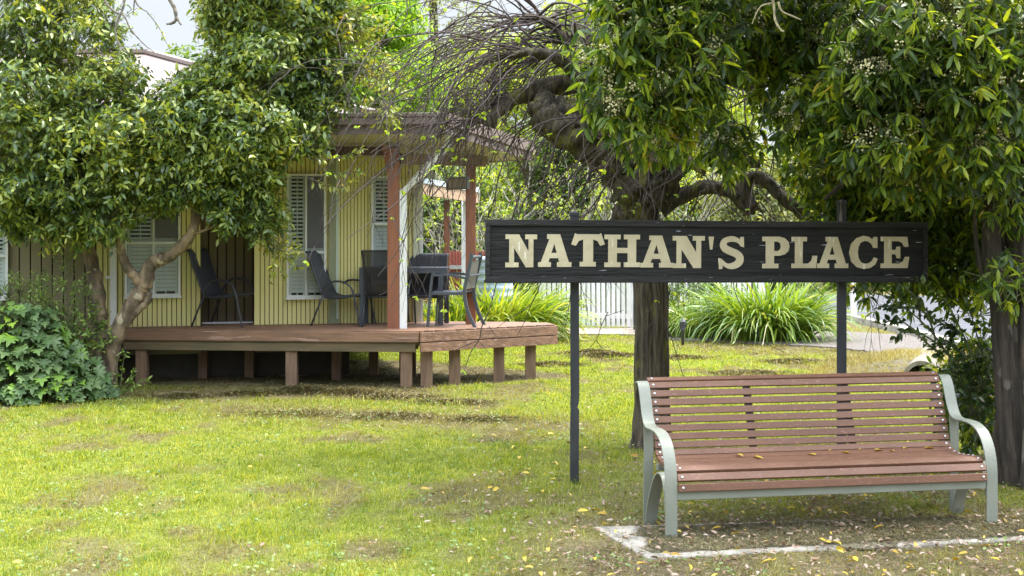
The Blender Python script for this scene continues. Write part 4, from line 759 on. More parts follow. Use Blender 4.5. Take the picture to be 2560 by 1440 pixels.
# carport roof
cpv = empty('carport', (-1, 24, 0), 'open carport with pale blue fascia and timber beam behind the house', 'carport'); a, e = P(1040, 455, 23.0), P(1198, 481, 25.2); e.z = P(1198, 481, 25.2).z
dd_ = e - a; nn = Vector((-dd_.y, dd_.x, 0)).normalized()
t = MB(); t.obox(a, dd_, nn * .03, (0, 0, .09)); t.build('fascia', mat('pale_blue_steel', (.55, .62, .66), rough=.5), cpv)
t = MB(); t.obox(a - Vector((0, 0, .185)) + nn * .02, dd_, nn * .05, (0, 0, .18)); t.build('beam', mat('raw_pine', (.45, .31, .2), (.36, .24, .15), 5, (.5, 2, 2), .7), cpv)
t = MB(); t.prism([a + nn * .075 - Vector((0, 0, .02)), e + nn * .075 - Vector((0, 0, .02)), e + nn * 2.6 - Vector((0, 0, .05)), a + nn * 2.6 - Vector((0, 0, .05))], (0, 0, .07)); t.build('roof', mat('carport_underside', (.14, .10, .07), rough=.8), cpv)
for xp, D_, w_, m_ in ((1117, 24.6, .05, MERB), (1163, 25.4, .035, WHITE), (1158, 25.9, .03, WHITE)):
    q_ = P(xp, 600, D_); t = MB(); t.box(q_.x - w_, q_.x + w_, D_ - w_, D_ + w_, -.1, EYE - (500 - HY) / F * D_); t.build('post', m_, cpv)
# ============================================================ TREES AND PLANTS
def crown(name, parent, blobs, nl, sl, size, wr, m, dens=1, clump=.28, per=22, droop=.3, shape='lance', whorl=False, curl=.25, spread=1., seed=1, stem_r=.003, fill=.55, flat=False):
    r = np.random.default_rng(seed); Pt, Dr = crown_points(blobs, clump, per, dens, r, fill)
    V, fs = sprig_leaves(Pt, Dr, nl, sl, size, wr, spread, droop, shape, whorl, curl, r)
    o = npmesh(name, V, fs, m, parent)
    if stem_r:
        V2, f2 = stems(Pt, Dr, sl, stem_r); npmesh('twigs', V2, f2, STEM, parent)['kind'] = 'stuff'
    return o, Pt, Dr
# ---- left tree
LD = 16.0
lt = empty('small_leaved_tree', G(265, 972), 'multi-stemmed evergreen with small glossy leaves and leaning brown trunk left of the deck', 'tree')
def pp(l, D=LD): return [P(x, y, D + z) for x, y, z in l]
LEAFL = leafmat('glossy_small_leaf', [(0, (.025, .055, .016)), (.3, (.07, .125, .03)), (.55, (.15, .215, .04)), (.8, (.27, .32, .05)), (1, (.40, .40, .06))], .32, .34, 1.3, 1.5, .6)
sp = lambda l, rad, n=6: (spline(pp(l), n), rad)
def limbs(parent, specs, m, sides=12, name='trunk'):
    for l, r0, r1, nm, lab in specs:
        pts = spline(pp(l, LDx), 6); k = len(pts); rad = [r0 + (r1 - r0) * (i / (k - 1)) for i in range(k)]
        rad = [q * (1 + .10 * math.sin(i * 1.7 + r0 * 99) + .06 * math.sin(i * .6)) for i, q in enumerate(rad)]
        t = MB(); t.tube(pts, rad, sides); o = t.build(nm, m, parent, smooth=True)
        if lab: o['label'] = lab
LDx = 16.0
limbs(lt, [([(272, 1000, 0), (262, 960, 0), (250, 890, .05), (246, 800, .08), (240, 720, .1), (228, 650, .15), (205, 560, .2), (170, 450, .3), (150, 330, .4), (165, 200, .5)], .135, .035, 'trunk', None),
           ([(264, 985, -.02), (272, 930, -.05), (285, 850, -.08), (315, 790, -.1), (345, 740, -.1), (362, 715, -.1)], .105, .085, 'trunk', None),
           ([(362, 718, -.1), (372, 670, -.12), (392, 652, -.12), (425, 640, -.15), (462, 606, -.2), (484, 570, -.2), (500, 500, -.1), (540, 420, 0), (590, 300, .1), (640, 160, .2), (680, 40, .3)], .085, .03, 'branch', None),
           ([(358, 720, -.1), (340, 695, -.15), (318, 670, -.2), (305, 635, -.25), (300, 600, -.3), (310, 500, -.3), (350, 380, -.3), (380, 280, -.2)], .062, .03, 'branch', None),
           ([(318, 800, -.1), (345, 775, -.13), (368, 755, -.15), (374, 730, -.16)], .05, .03, 'branch', None),
           ([(479, 588, -.2), (500, 580, -.22), (520, 572, -.22), (545, 560, -.2)], .02, .009, 'branch', None),
           ([(500, 500, -.1), (600, 440, 0), (700, 380, .1), (790, 400, .1)], .035, .01, 'branch', None),
           ([(590, 300, .1), (700, 200, .1), (800, 130, .2), (900, 100, .2)], .03, .008, 'branch', None),
           ([(170, 450, .3), (80, 380, .2), (-40, 420, .1)], .035, .015, 'branch', None),
           ([(205, 560, .2), (120, 480, 0), (0, 400, -.2), (-90, 380, -.3)], .035, .02, 'branch', None),
           ([(150, 330, .4), (240, 200, .3), (330, 150, .2)], .03, .008, 'branch', None),
           ([(254, 850, .0), (262, 846, -.1), (269, 832, -.12), (270, 822, -.12)], .012, .006, 'branch', None)], BARKL)
SHR = 36
lb = [pblob(60, 90, 16, 120, 30), pblob(210, 120, 16.2, 120, 26), pblob(-60, 250, 16, 170, 40), pblob(90, 270, 15.8, 150, 55), pblob(260, 250, 16, 120, 44), pblob(60, 430, 15.8, 140, 50), pblob(190, 420, 15.8, 150, 60), pblob(330, 345, 15.7, 120, 54),
      pblob(330, 440, 15.6, 95, 38), pblob(160, 540, 15.7, 75, 22), pblob(60, 530, 15.8, 70, 18), pblob(265, 545, 15.5, 50, 10), pblob(830, 190, 16.2, 90, 15), pblob(800, 262, 16.1, 70, 9), pblob(770, 325, 15.9, 45, 4), pblob(405, 470, 15.6, 50, 16), pblob(475, 320, 15.7, 115, 52), pblob(500, 415, 15.6, 95, 42), pblob(590, 340, 15.6, 120, 50), pblob(590, 515, 15.6, 62, 18),
      pblob(625, 430, 15.7, 80, 30), pblob(670, 330, 15.7, 85, 34), pblob(660, 540, 15.8, 45, 8), pblob(560, 220, 15.9, 110, 46), pblob(680, 190, 16, 130, 56), pblob(600, 60, 16.2, 110, 40), pblob(740, 60, 16.3, 130, 50), pblob(790, 150, 16.3, 75, 22), pblob(745, 225, 16.1, 50, 10), pblob(840, 50, 16.4, 60, 12),
      pblob(485, 205, 16, 50, 5), pblob(280, 60, 16.2, 50, 5), pblob(620, -90, 16.3, 130, 36), pblob(760, -100, 16.4, 160, 40), pblob(0, -80, 16.3, 180, 40), pblob(180, -70, 16.3, 110, 24), pblob(-220, 300, 16, 180, 40)]
crown('crown', lt, lb, 7, .155, .084, .44, LEAFL, .80, .20, 15, .35, 'lance', False, .3, 1.0, 11, .003, .35)
SHR = 0
yb = [pblob(870, 190, 16.2, 45, 4), pblob(890, 60, 16.2, 45, 5), pblob(940, 200, 16.1, 35, 2), pblob(985, 255, 16, 25, 1.2), pblob(690, 620, 15.7, 22, 1.2)]
LEAFY = leafmat('young_olive_leaf', [(0, (.10, .14, .02)), (.5, (.22, .26, .03)), (.85, (.33, .33, .04)), (1, (.42, .28, .04))], .4, .4, 2, 1.4)
crown('young_leaves', lt, [b[:6] + (max(2, b[6]),) for b in yb], 7, .16, .075, .42, LEAFY, 1, .17, 14, .2, 'lance', False, .3, 1, 12, .003, .3)
# trailing sprays that leave the crown
def spray(parent, line, D, n, m, size, wr, droop=.2, rad=.006, seed=0, bark=TWIG, shape='lance'):
    r = np.random.default_rng(seed); pts = spline([P(x, y, D + z) for x, y, z in line], 10); t = MB(); t.tube(pts, [rad * (1 - .7 * i / len(pts)) + .001 for i in range(len(pts))], 5); t.build('branch', bark, parent)
    A = np.array([tuple(p) for p in pts]); idx = r.integers(2, len(A), n); tg = nrm(np.diff(A, axis=0))[np.clip(idx - 1, 0, len(A) - 2)]
    V, fs = leaf_mesh(A[idx] + r.normal(0, .01, (n, 3)), tg * .7 + nrm(r.normal(size=(n, 3))) + np.array([0, 0, -droop]), size * r.uniform(.6, 1.2, n), wr, shape, .3, r=r); npmesh('spray_leaves', V, fs, m, parent)
for k_, ln in enumerate([[(790, 400, 0), (850, 395, 0), (905, 372, 0)], [(790, 420, 0), (850, 432, 0), (905, 430, 0)], [(760, 440, 0), (840, 470, 0), (880, 452, 0)], [(890, 150, .3), (960, 215, .3), (1020, 240, .3)], [(900, 170, .3), (960, 260, .2), (990, 300, 0)], [(880, 120, .3), (950, 130, .3), (985, 150, .3)], [(950, 215, .2), (970, 280, 0), (988, 306, 0)]]):
    spray(lt, ln, 15.7, 42 if k_ < 3 else 32, LEAFL if k_ < 2 else LEAFY, .075, .4, .2, .006, k_)
# ---- bare lichen-grey branches hanging in from an overhead tree
ob = empty('overhead_branch', P(440, -60, 13), 'bare grey branches hanging into the sky gap above the house', 'branch')
LDx = 13
limbs(ob, [([(415, -80, 0), (422, -10, 0), (436, 20, 0), (440, 48, 0), (430, 58, 0), (416, 60, 0)], .022, .010, 'branch', None), ([(440, 40, 0), (448, 55, 0), (453, 62, 0)], .012, .008, 'branch', None),
           ([(250, -60, 0), (262, 0, 0), (285, 28, 0), (310, 40, 0), (325, 70, 0), (345, 95, 0), (365, 115, 0), (385, 130, 0)], .012, .004, 'branch', None),
           ([(312, -40, 0), (310, 10, 0), (297, 45, 0), (288, 75, 0), (300, 115, 0), (325, 135, 0)], .014, .004, 'branch', None), ([(330, -40, 0), (340, 5, 0), (355, 22, 0), (366, 28, 0)], .010, .004, 'branch', None), ([(336, 0, 0), (334, 25, 0), (332, 38, 0)], .007, .004, 'branch', None)], mat('grey_bark', (.20, .17, .14), (.1, .085, .07), 20, rough=.9, bump=.6))
spray(ob, [(366, 28, 0), (395, 65, .1), (410, 95, .1), (425, 125, .1)], 13, 22, LEAFL, .05, .4, .1, .003, 71)
# ---- weeping elm behind the sign
EL = 11.9
el = empty('weeping_elm', G(1628, 1118), 'gnarled weeping tree with a dome of bare hanging twigs behind the sign', 'tree')
tp = spline([P(1630, 1140, EL), P(1628, 1095, EL), P(1627, 1000, EL), P(1628, 850, EL), P(1626, 720, EL), P(1615, 620, EL), P(1605, 550, EL), P(1600, 480, EL), P(1585, 420, EL)], 8)
def knotty(pts, rads, sides, seed, amp=.12, lump=.25):
    """bark tube with furrows and burls"""
    mb = MB(); mb.tube(pts, rads, sides); r = random.Random(seed); ph = [r.uniform(0, 6.28) for _ in range(8)]; vs = []
    for i in range(len(pts)):
        c_ = Vector(pts[i]); z_ = i / len(pts) * 10
        for k in range(sides):
            v = Vector(mb.v[i * sides + k]); th = 2 * math.pi * k / sides; f_ = 1 + amp * .5 * math.sin(th * 7 + ph[0] + z_ * .3) + amp * .30 * math.sin(th * 13 + ph[1] + math.sin(z_ * 2) * .5) + amp * .28 * math.sin(th * 23 + ph[5] + math.sin(z_ * 3.1 + th) * .9) + lump * .5 * math.sin(th * 2 + z_ * 1.3 + ph[2]) * math.sin(z_ * 2.1 + ph[3]) + lump * .3 * math.sin(th * 3 + z_ * 2.9 + ph[4])
            vs.append(tuple(c_ + (v - c_) * f_))
    mb.v = vs; return mb
rad = [.25, .16, .135, .13, .128, .13, .14, .16, .17]; rads = [float(np.interp(i / (len(tp) - 1) * 8, range(9), rad)) for i in range(len(tp))]
knotty(tp, rads, 96, 3, .16, .07).build('trunk', BARKG, el, smooth=True)
def EP(l): return [P(x, y, EL + z) for x, y, z in l]
limb_specs = [([(1585, 480, 0), (1560, 430, 0), (1520, 385, -.05), (1460, 350, -.1), (1400, 325, -.15), (1365, 300, -.2)], .20, .12), ([(1640, 500, 0), (1660, 450, 0), (1660, 420, 0), (1625, 390, 0), (1560, 330, 0), (1480, 300, 0), (1390, 268, -.1)], .15, .10),
  ([(1400, 330, -.1), (1370, 295, -.1), (1352, 270, -.1), (1370, 245, 0)], .11, .08), ([(1560, 340, 0), (1500, 250, .1), (1420, 210, .1), (1340, 225, 0), (1270, 255, -.1), (1238, 290, -.2), (1225, 318, -.2)], .10, .045),
  ([(1620, 400, 0), (1640, 280, .2), (1600, 150, .3), (1560, 60, .3), (1520, 20, .3)], .11, .05), ([(1560, 300, 0), (1500, 170, .1), (1440, 120, 0), (1380, 60, 0), (1310, 40, -.1)], .08, .03), ([(1500, 250, .1), (1400, 150, -.2), (1330, 130, -.4), (1270, 140, -.5)], .06, .025),
  ([(1650, 520, 0), (1700, 492, 0), (1760, 470, 0), (1820, 476, 0), (1862, 510, 0), (1878, 530, 0)], .075, .05), ([(1868, 520, 0), (1862, 460, 0), (1885, 443, 0), (1920, 455, 0), (1950, 490, 0), (1985, 515, 0), (2020, 545, .1)], .055, .05), ([(1640, 400, .1), (1740, 340, .2), (1800, 380, .2), (1850, 405, .2), (1900, 410, .2)], .07, .035),
  ([(1800, 380, .2), (1822, 425, .2), (1810, 460, .1), (1805, 475, 0)], .035, .025), ([(1850, 405, .2), (1860, 440, .1), (1845, 470, 0)], .03, .02), ([(1640, 300, .2), (1760, 200, .4), (1880, 220, .6), (1980, 330, .7)], .09, .03), ([(1600, 420, 0), (1700, 400, -.3), (1760, 430, -.5)], .06, .03), ([(1600, 500, .0), (1600, 400, .6), (1560, 280, 1.0), (1450, 250, 1.3)], .1, .04), ([(1620, 300, .3), (1700, 120, .8), (1800, 60, 1.2)], .09, .03)]
for k_, (l_, a_, b_) in enumerate(limb_specs):
    pts = spline(EP(l_), 7); n_ = len(pts); knotty(pts, [a_ + (b_ - a_) * (i / (n_ - 1)) ** .8 for i in range(n_)], 18, 20 + k_, .08, .34).build('branch', BARKG, el, smooth=True)
# burls
for (x, y, z, r0) in [(1372, 300, -.15, .15), (1345, 275, -.12, .08), (1660, 430, -.02, .14), (1600, 470, -.05, .2), (1545, 395, -.05, .19), (1480, 345, -.08, .16), (1500, 300, -.05, .12), (1875, 515, 0, .07), (1430, 320, -.1, .13), (1570, 540, -.02, .14)]:
    t = MB(); c_ = P(x, y, EL + z); N1, N2 = 14, 20; vs = []
    for i in range(N1 + 1):
        for k in range(N2):
            a_ = math.pi * i / N1; b_ = 2 * math.pi * k / N2; f_ = r0 * (1 + .22 * math.sin(3 * b_ + i * .9 + x) * math.sin(a_ * 3 + y) + .12 * math.sin(7 * b_ + i)); vs.append(c_ + Vector((math.sin(a_) * math.cos(b_), math.sin(a_) * math.sin(b_), math.cos(a_) * .9)) * f_)
    t.add(vs, [(i * N2 + k, (i + 1) * N2 + k, (i + 1) * N2 + (k + 1) % N2, i * N2 + (k + 1) % N2) for i in range(N1) for k in range(N2)]); t.build('burl', BARKG, el, smooth=True)
# hanging twigs
tw = MB(); tips = []; r = random.Random(12)
def twig(p, d_, ln, r0, sag, segs=9, jit=.12, sub=2, depth=0):
    pts = [Vector(p)]; d_ = Vector(d_).normalized(); s_ = ln / segs
    for i in range(segs):
        d_ = (d_ + Vector((r.gauss(0, jit), r.gauss(0, jit), r.gauss(0, jit) - sag))).normalized(); pts.append(pts[-1] + d_ * s_)
        if depth < 2 and i > 1 and r.random() < sub / segs: twig(pts[-1], d_ + Vector((r.gauss(0, .6), r.gauss(0, .6), r.gauss(-.1, .4))), ln * r.uniform(.25, .55), r0 * .6, sag * 1.1, 6, jit * 1.2, 2.2, depth + 1)
        elif r.random() < .16: tips.append((pts[-1], d_.copy()))
    n_ = len(pts); tw.tube(pts, [r0 * (1 - .65 * i / (n_ - 1)) for i in range(n_)], 4 if depth else 5, False); tips.append((pts[-1], d_))
src = []
for l_, a_, b_ in limb_specs: src.append(spline(EP(l_), 7))
def frm(i, lo=.3): return src[i][int(r.uniform(lo, .99) * (len(src[i]) - 1))]
for _ in range(150):   # left curtain of the dome
    i = r.choice([3, 4, 5, 5, 6, 6, 1, 3]); p = frm(i, .35); twig(p, (r.uniform(-1.2, -.5), r.uniform(-.6, .6), r.uniform(-.15, .75)), r.uniform(.8, 1.8), r.uniform(.0045, .010), r.uniform(.10, .17), 12, .13, 3.4)
for _ in range(85):    # crown top, arching both ways
    i = r.choice([4, 5, 14, 15, 12]); p = frm(i, .3); twig(p, (r.uniform(-1, .8), r.uniform(-.7, .7), r.uniform(0, .7)), r.uniform(.8, 1.8), r.uniform(.008, .016), r.uniform(.10, .16), 12, .13, 3)
for _ in range(70):    # short hanging twigs below limbs
    i = r.choice([0, 1, 2, 0, 9, 13, 14, 7]); p = frm(i, .2); twig(p, (r.uniform(-.7, .4), r.uniform(-.7, .5), r.uniform(-.6, .2)), r.uniform(.5, 1.3), r.uniform(.003, .007), r.uniform(.12, .2), 10, .17, 2.6)
for _ in range(55):    # right side
    i = r.choice([8, 9, 12, 15, 9, 12]); p = frm(i, .2); twig(p, (r.uniform(-.3, 1.0), r.uniform(-.6, .6), r.uniform(-.4, .4)), r.uniform(.5, 1.3), r.uniform(.003, .008), r.uniform(.10, .2), 10, .17, 2.4)
# a few drawn by hand, as in the photo
for ln, r0 in [([(1460, 270, -.3), (1440, 300, -.35), (1400, 330, -.4), (1380, 390, -.4), (1362, 440, -.4), (1350, 470, -.4), (1318, 490, -.4), (1302, 520, -.4), (1296, 548, -.4)], .012),
               ([(1560, 300, -.4), (1640, 380, -.5), (1665, 430, -.5), (1650, 520, -.5), (1640, 600, -.5)], .006), ([(1642, 705, -.35), (1648, 745, -.35), (1618, 785, -.35), (1608, 800, -.35), (1612, 850, -.35), (1622, 880, -.35), (1640, 920, -.35)], .004), ([(1608, 700, -.35), (1606, 760, -.35), (1615, 820, -.35), (1617, 880, -.35), (1606, 890, -.35)], .005), ([(1641, 745, -.35), (1660, 790, -.35), (1665, 830, -.35)], .003), ([(1618, 820, -.35), (1640, 800, -.35), (1634, 830, -.35)], .003),
               ([(1520, 780, -.1), (1503, 815, -.1), (1490, 850, -.1), (1460, 885, -.1), (1451, 893, -.1)], .004), ([(1490, 850, -.1), (1508, 880, -.1), (1500, 910, -.1)], .0035), ([(1508, 884, -.1), (1520, 887, -.1), (1532, 894, -.1)], .003), ([(1515, 790, -.1), (1560, 775, -.1)], .003),
               ([(1660, 800, -.1), (1680, 850, -.1), (1695, 900, -.1), (1710, 945, -.1)], .005), ([(1222, 780, -.2), (1205, 815, -.2), (1198, 850, -.2), (1180, 875, -.2), (1162, 920, -.2)], .006), ([(1300, 480, -.2), (1260, 620, -.2), (1238, 720, -.2), (1222, 780, -.2)], .007), ([(1198, 850, -.2), (1150, 870, -.2), (1130, 882, -.2)], .004), ([(1222, 815, -.2), (1240, 840, -.2), (1255, 842, -.2)], .003), ([(1200, 855, -.2), (1215, 875, -.2), (1228, 888, -.2)], .003),
               ([(1150, 420, -.4), (1090, 480, -.4), (1035, 545, -.4), (1020, 580, -.4), (985, 640, -.4), (945, 690, -.4)], .006), ([(1035, 550, -.4), (1060, 595, -.4), (1078, 625, -.4)], .003), ([(1010, 600, -.4), (1000, 660, -.4), (975, 720, -.4), (948, 738, -.4)], .004),
               ([(1760, 540, -.2), (1820, 640, -.2), (1835, 720, -.2), (1850, 760, -.2), (1870, 800, -.2), (1905, 850, -.2), (1960, 880, -.2)], .004), ([(1880, 560, 0), (1960, 650, 0), (2020, 700, 0), (2060, 740, 0)], .005)]:
    pts = spline(EP(ln), 6); tw.tube(pts, [r0 * (1 - .5 * i / len(pts)) for i in range(len(pts))], 5, False); tips += [(pts[k], Vector((-.3, 0, -.6))) for k in range(6, len(pts), 9)]
tw.build('twigs', TWIG, el, smooth=True)['kind'] = 'stuff'
BUD = leafmat('bud_leaf', [(0, (.20, .32, .03)), (.6, (.33, .47, .05)), (1, (.42, .52, .1))], .5, .5, 3, 1.3)
tp_ = [t_ for t_ in tips if r.random() < .06]; A = np.array([tuple(a) for a, b in tp_]); Dd = np.array([tuple(b) for a, b in tp_]); V, fs = sprig_leaves(A, Dd, 4, .03, .036, .75, 1.1, .1, 'oval', True, .2); npmesh('bud_leaves', V, fs, BUD, el)['kind'] = 'stuff'
# ---- right evergreen with long toothed leaves and cream blossom
RD = 10.3
rt = empty('flowering_evergreen', G(2590, 1203), 'big evergreen with long drooping leaves, cream blossom and a dark trunk at the right edge', 'tree')
LEAFR = leafmat('long_leaf', [(0, (.016, .034, .010)), (.35, (.038, .078, .014)), (.58, (.095, .16, .02)), (.82, (.23, .30, .025)), (.97, (.34, .37, .04)), (1, (.42, .30, .03))], .48, .38, 1.6, 2.1, .5)
LDx = 10.3
for k_, (l_, a_, b_) in enumerate([([(2590, 1230, 0), (2588, 1180, 0), (2585, 1000, 0), (2580, 800, 0), (2575, 600, 0), (2580, 400, 0), (2560, 200, .1), (2500, 0, .3), (2440, -150, .4)], .30, .10), ([(2545, 1220, -.1), (2530, 1100, -.1), (2515, 900, -.1), (2500, 740, -.1), (2480, 640, -.1), (2478, 560, -.1), (2470, 500, -.05), (2420, 455, 0), (2360, 430, .1), (2250, 400, .2)], .10, .03),
        ([(2570, 600, 0), (2500, 420, .2), (2380, 330, .4), (2200, 250, .5), (2000, 180, .4), (1850, 120, .3), (1700, 100, .0), (1600, 120, -.3)], .12, .02), ([(2570, 500, 0), (2600, 300, -.4), (2500, 150, -.8), (2350, 60, -1.1), (2200, 20, -1.2)], .10, .02), ([(2520, 760, -.05), (2462, 700, -.1), (2440, 600, -.1), (2438, 520, -.1)], .02, .012), ([(2300, 300, .4), (2200, 380, .4), (2120, 450, .4), (2060, 500, .4)], .04, .012), ([(2580, 300, 0), (2700, 100, .3), (2850, -50, .3)], .12, .03), ([(2500, 0, .3), (2200, -200, .4), (1900, -250, .4), (1650, -200, .3)], .09, .02)]):
    pts = spline(pp(l_, 10.3), 7); n_ = len(pts); knotty(pts, [a_ + (b_ - a_) * (i / (n_ - 1)) for i in range(n_)], 80 if k_ < 2 else 12, 50 + k_, .24 if k_ < 1 else .12, .12).build('trunk' if k_ < 2 else 'branch', BARK, rt, smooth=True)
SHR = 46
rb = [pblob(1530, 130, 9.7, 75, 8), pblob(1600, 70, 9.8, 110, 18), pblob(1620, 210, 9.8, 100, 17), pblob(1720, 110, 9.9, 120, 22), pblob(1540, 235, 9.7, 50, 5), pblob(1620, 330, 9.8, 42, 5), pblob(1690, 260, 10, 80, 9), pblob(1640, 10, 9.9, 120, 18),
      pblob(1830, 30, 10.6, 130, 20), pblob(1960, 90, 10.7, 130, 20), pblob(1980, 190, 10.8, 80, 9), pblob(2060, 60, 10.4, 120, 16), pblob(1780, 340, 10.6, 60, 4), pblob(1830, 370, 10.6, 50, 4),
      pblob(2120, 250, 9.9, 130, 22), pblob(2020, 280, 10.1, 70, 8), pblob(2200, 120, 9.5, 150, 24), pblob(2330, 60, 9.4, 150, 24), pblob(2450, 150, 9.4, 150, 26), pblob(2330, 230, 9.5, 140, 24), pblob(2210, 330, 9.6, 100, 15), pblob(2440, 320, 9.5, 120, 18), pblob(2300, 380, 9.8, 100, 14),
      pblob(2060, 420, 11.3, 70, 9), pblob(2130, 420, 11.3, 90, 12), pblob(2160, 520, 11.3, 90, 12), pblob(2060, 520, 11.3, 50, 4), pblob(2270, 500, 11.3, 110, 18), pblob(2390, 480, 11.3, 110, 18), pblob(2370, 600, 11.3, 90, 13), pblob(2430, 660, 11.3, 70, 10), pblob(2500, 560, 11.3, 80, 9),
      pblob(2240, 630, 11.3, 80, 5), pblob(2180, 700, 11.3, 60, 3), pblob(2330, 690, 11.3, 60, 3), pblob(2450, 780, 11.3, 45, 2), pblob(2440, 900, 11.3, 55, 6), pblob(2430, 1000, 11.3, 60, 8), pblob(2440, 1060, 11.3, 45, 5), pblob(2380, 930, 11.3, 40, 2),
      pblob(2620, 100, 9.8, 180, 20), pblob(2700, 300, 10.2, 180, 20), pblob(2650, 500, 10.8, 120, 10), pblob(1800, -120, 10.2, 200, 22), pblob(2100, -140, 10, 220, 24), pblob(2400, -130, 9.8, 220, 24), pblob(1600, -100, 9.9, 150, 14), pblob(2530, 480, 10.0, 70, 5), pblob(2540, 700, 9.9, 60, 3), pblob(2850, 100, 10.5, 250, 24), pblob(2800, -150, 10.5, 250, 20), pblob(2300, -250, 11.5, 350, 30), pblob(1900, -250, 11.5, 300, 24),
      pblob(2100, 30, 11.6, 200, 24), pblob(2350, 150, 11.6, 220, 28), pblob(2500, 350, 11.6, 160, 20), pblob(2300, 330, 11.6, 150, 16)]
rb += [(a, b, c, .8, .7, .35, 24) for a, b, c in ((2.2, 8.6, 4.4), (3.4, 8.4, 4.5), (4.6, 8.8, 4.4), (1.5, 9.5, 4.5), (3.0, 12.6, 4.6), (4.5, 12.5, 4.5), (5.8, 10, 4.1), (2.6, 10.5, 4.9), (4.2, 10.5, 5.0), (6.2, 11.6, 4.0), (1.3, 11.4, 5.0))]  # foliage above the view, added to cast shade round the bench
SHR = 0
co_, Pt, Dr = crown('crown', rt, rb, 6, .11, .104, .30, LEAFR, 1.35, .20, 10, .75, 'lance', True, .28, 1.0, 21, .0035, .3)
# cream blossom clusters
r2 = np.random.default_rng(5); k = r2.random(len(Pt)) < .36; k &= (Pt[:, 1] < 10.6) & ((Pt[:, 2] > 2.1) | (Pt[:, 0] < 3.0)); C_ = Pt[k]; m_ = 13; C_ = np.repeat(C_, m_, 0) + r2.normal(0, .022, (len(C_) * m_, 3)) + np.array([0, -.01, .012]); n_ = len(C_)
oc = np.array([[1, 0, 0], [-1, 0, 0], [0, 1, 0], [0, -1, 0], [0, 0, 1], [0, 0, -1]]); V = (C_[:, None] + oc[None] * (.0085 * r2.uniform(.7, 1.3, (n_, 1, 1)))).reshape(-1, 3)
fc = np.array([[0, 2, 4], [2, 1, 4], [1, 3, 4], [3, 0, 4], [2, 0, 5], [1, 2, 5], [3, 1, 5], [0, 3, 5]]); fs = [((np.arange(n_) * 6)[:, None, None] + fc[None]).reshape(-1, 3)]
npmesh('blossom', V, fs, mat('cream_blossom', (.72, .68, .44), (.60, .55, .28), 60, rough=.7), rt, smooth=True)['kind'] = 'stuff'
LDx = 9.3
limbs(rt, [([(1925, -30, 0), (1934, 10, 0), (1938, 50, 0), (1952, 75, 0), (1960, 78, 0)], .010, .006, 'branch', 'pale bare twig'), ([(1945, 5, 0), (1955, 28, 0), (1980, 40, 0), (2003, 50, 0)], .008, .004, 'branch', 'pale bare twig'), ([(1930, 8, 0), (1900, 18, 0), (1880, 60, 0)], .006, .003, 'branch', None)], mat('lichen_bark', (.40, .35, .22), (.22, .19, .12), 30, rough=.9))
# low shrub with small dark leaves before the road
sh = empty('dark_leaved_shrub', G(2440, 1135), 'loose shrub with small dark leaves at the foot of the right tree', 'shrub')
LEAFS = leafmat('small_dark_leaf', [(0, (.015, .035, .012)), (.6, (.04, .085, .02)), (1, (.11, .17, .03))], .4, .35, 2, 1.6)
br = [[(2440, 1120, .6), (2430, 1000, .6), (2380, 900, .5), (2300, 800, .4), (2210, 740, .3), (2118, 716, .2)], [(2440, 1120, .6), (2420, 950, .5), (2330, 850, .4), (2260, 830, .4), (2240, 845, .4)], [(2450, 1100, .6), (2450, 950, .5), (2400, 820, .4), (2350, 740, .3), (2290, 700, .2)], [(2450, 1100, .6), (2470, 950, .6), (2440, 830, .5), (2420, 760, .4)], [(2450, 1080, .6), (2420, 980, .4), (2390, 950, .3), (2350, 930, .3)],
      [(2360, 890, .4), (2320, 860, .3), (2250, 800, .3), (2205, 812, .3)], [(2440, 1100, .5), (2480, 900, .5), (2500, 800, .5)], [(2340, 850, .4), (2310, 780, .3), (2240, 770, .3), (2200, 765, .3)], [(2300, 800, .4), (2290, 745, .3), (2230, 700, .3), (2180, 690, .3)], [(2400, 950, .4), (2380, 920, .4), (2370, 880, .4), (2360, 850, .4)], [(2420, 900, .5), (2380, 850, .5), (2390, 800, .5)], [(2400, 830, .5), (2340, 800, .5), (2300, 760, .5)]]
for k_, ln in enumerate(br): spray(sh, ln, RD, 55, LEAFS, .062, .55, .1, .008, 300 + k_, STEM, 'oval')
crown('crown', sh, [pblob(2440, 970, 10.8, 40, 5), pblob(2440, 1050, 10.8, 50, 6), pblob(2450, 860, 10.8, 40, 3)], 6, .12, .07, .5, LEAFS, 1, .14, 9, .3, 'oval', False, .25, 1, 31, .003)
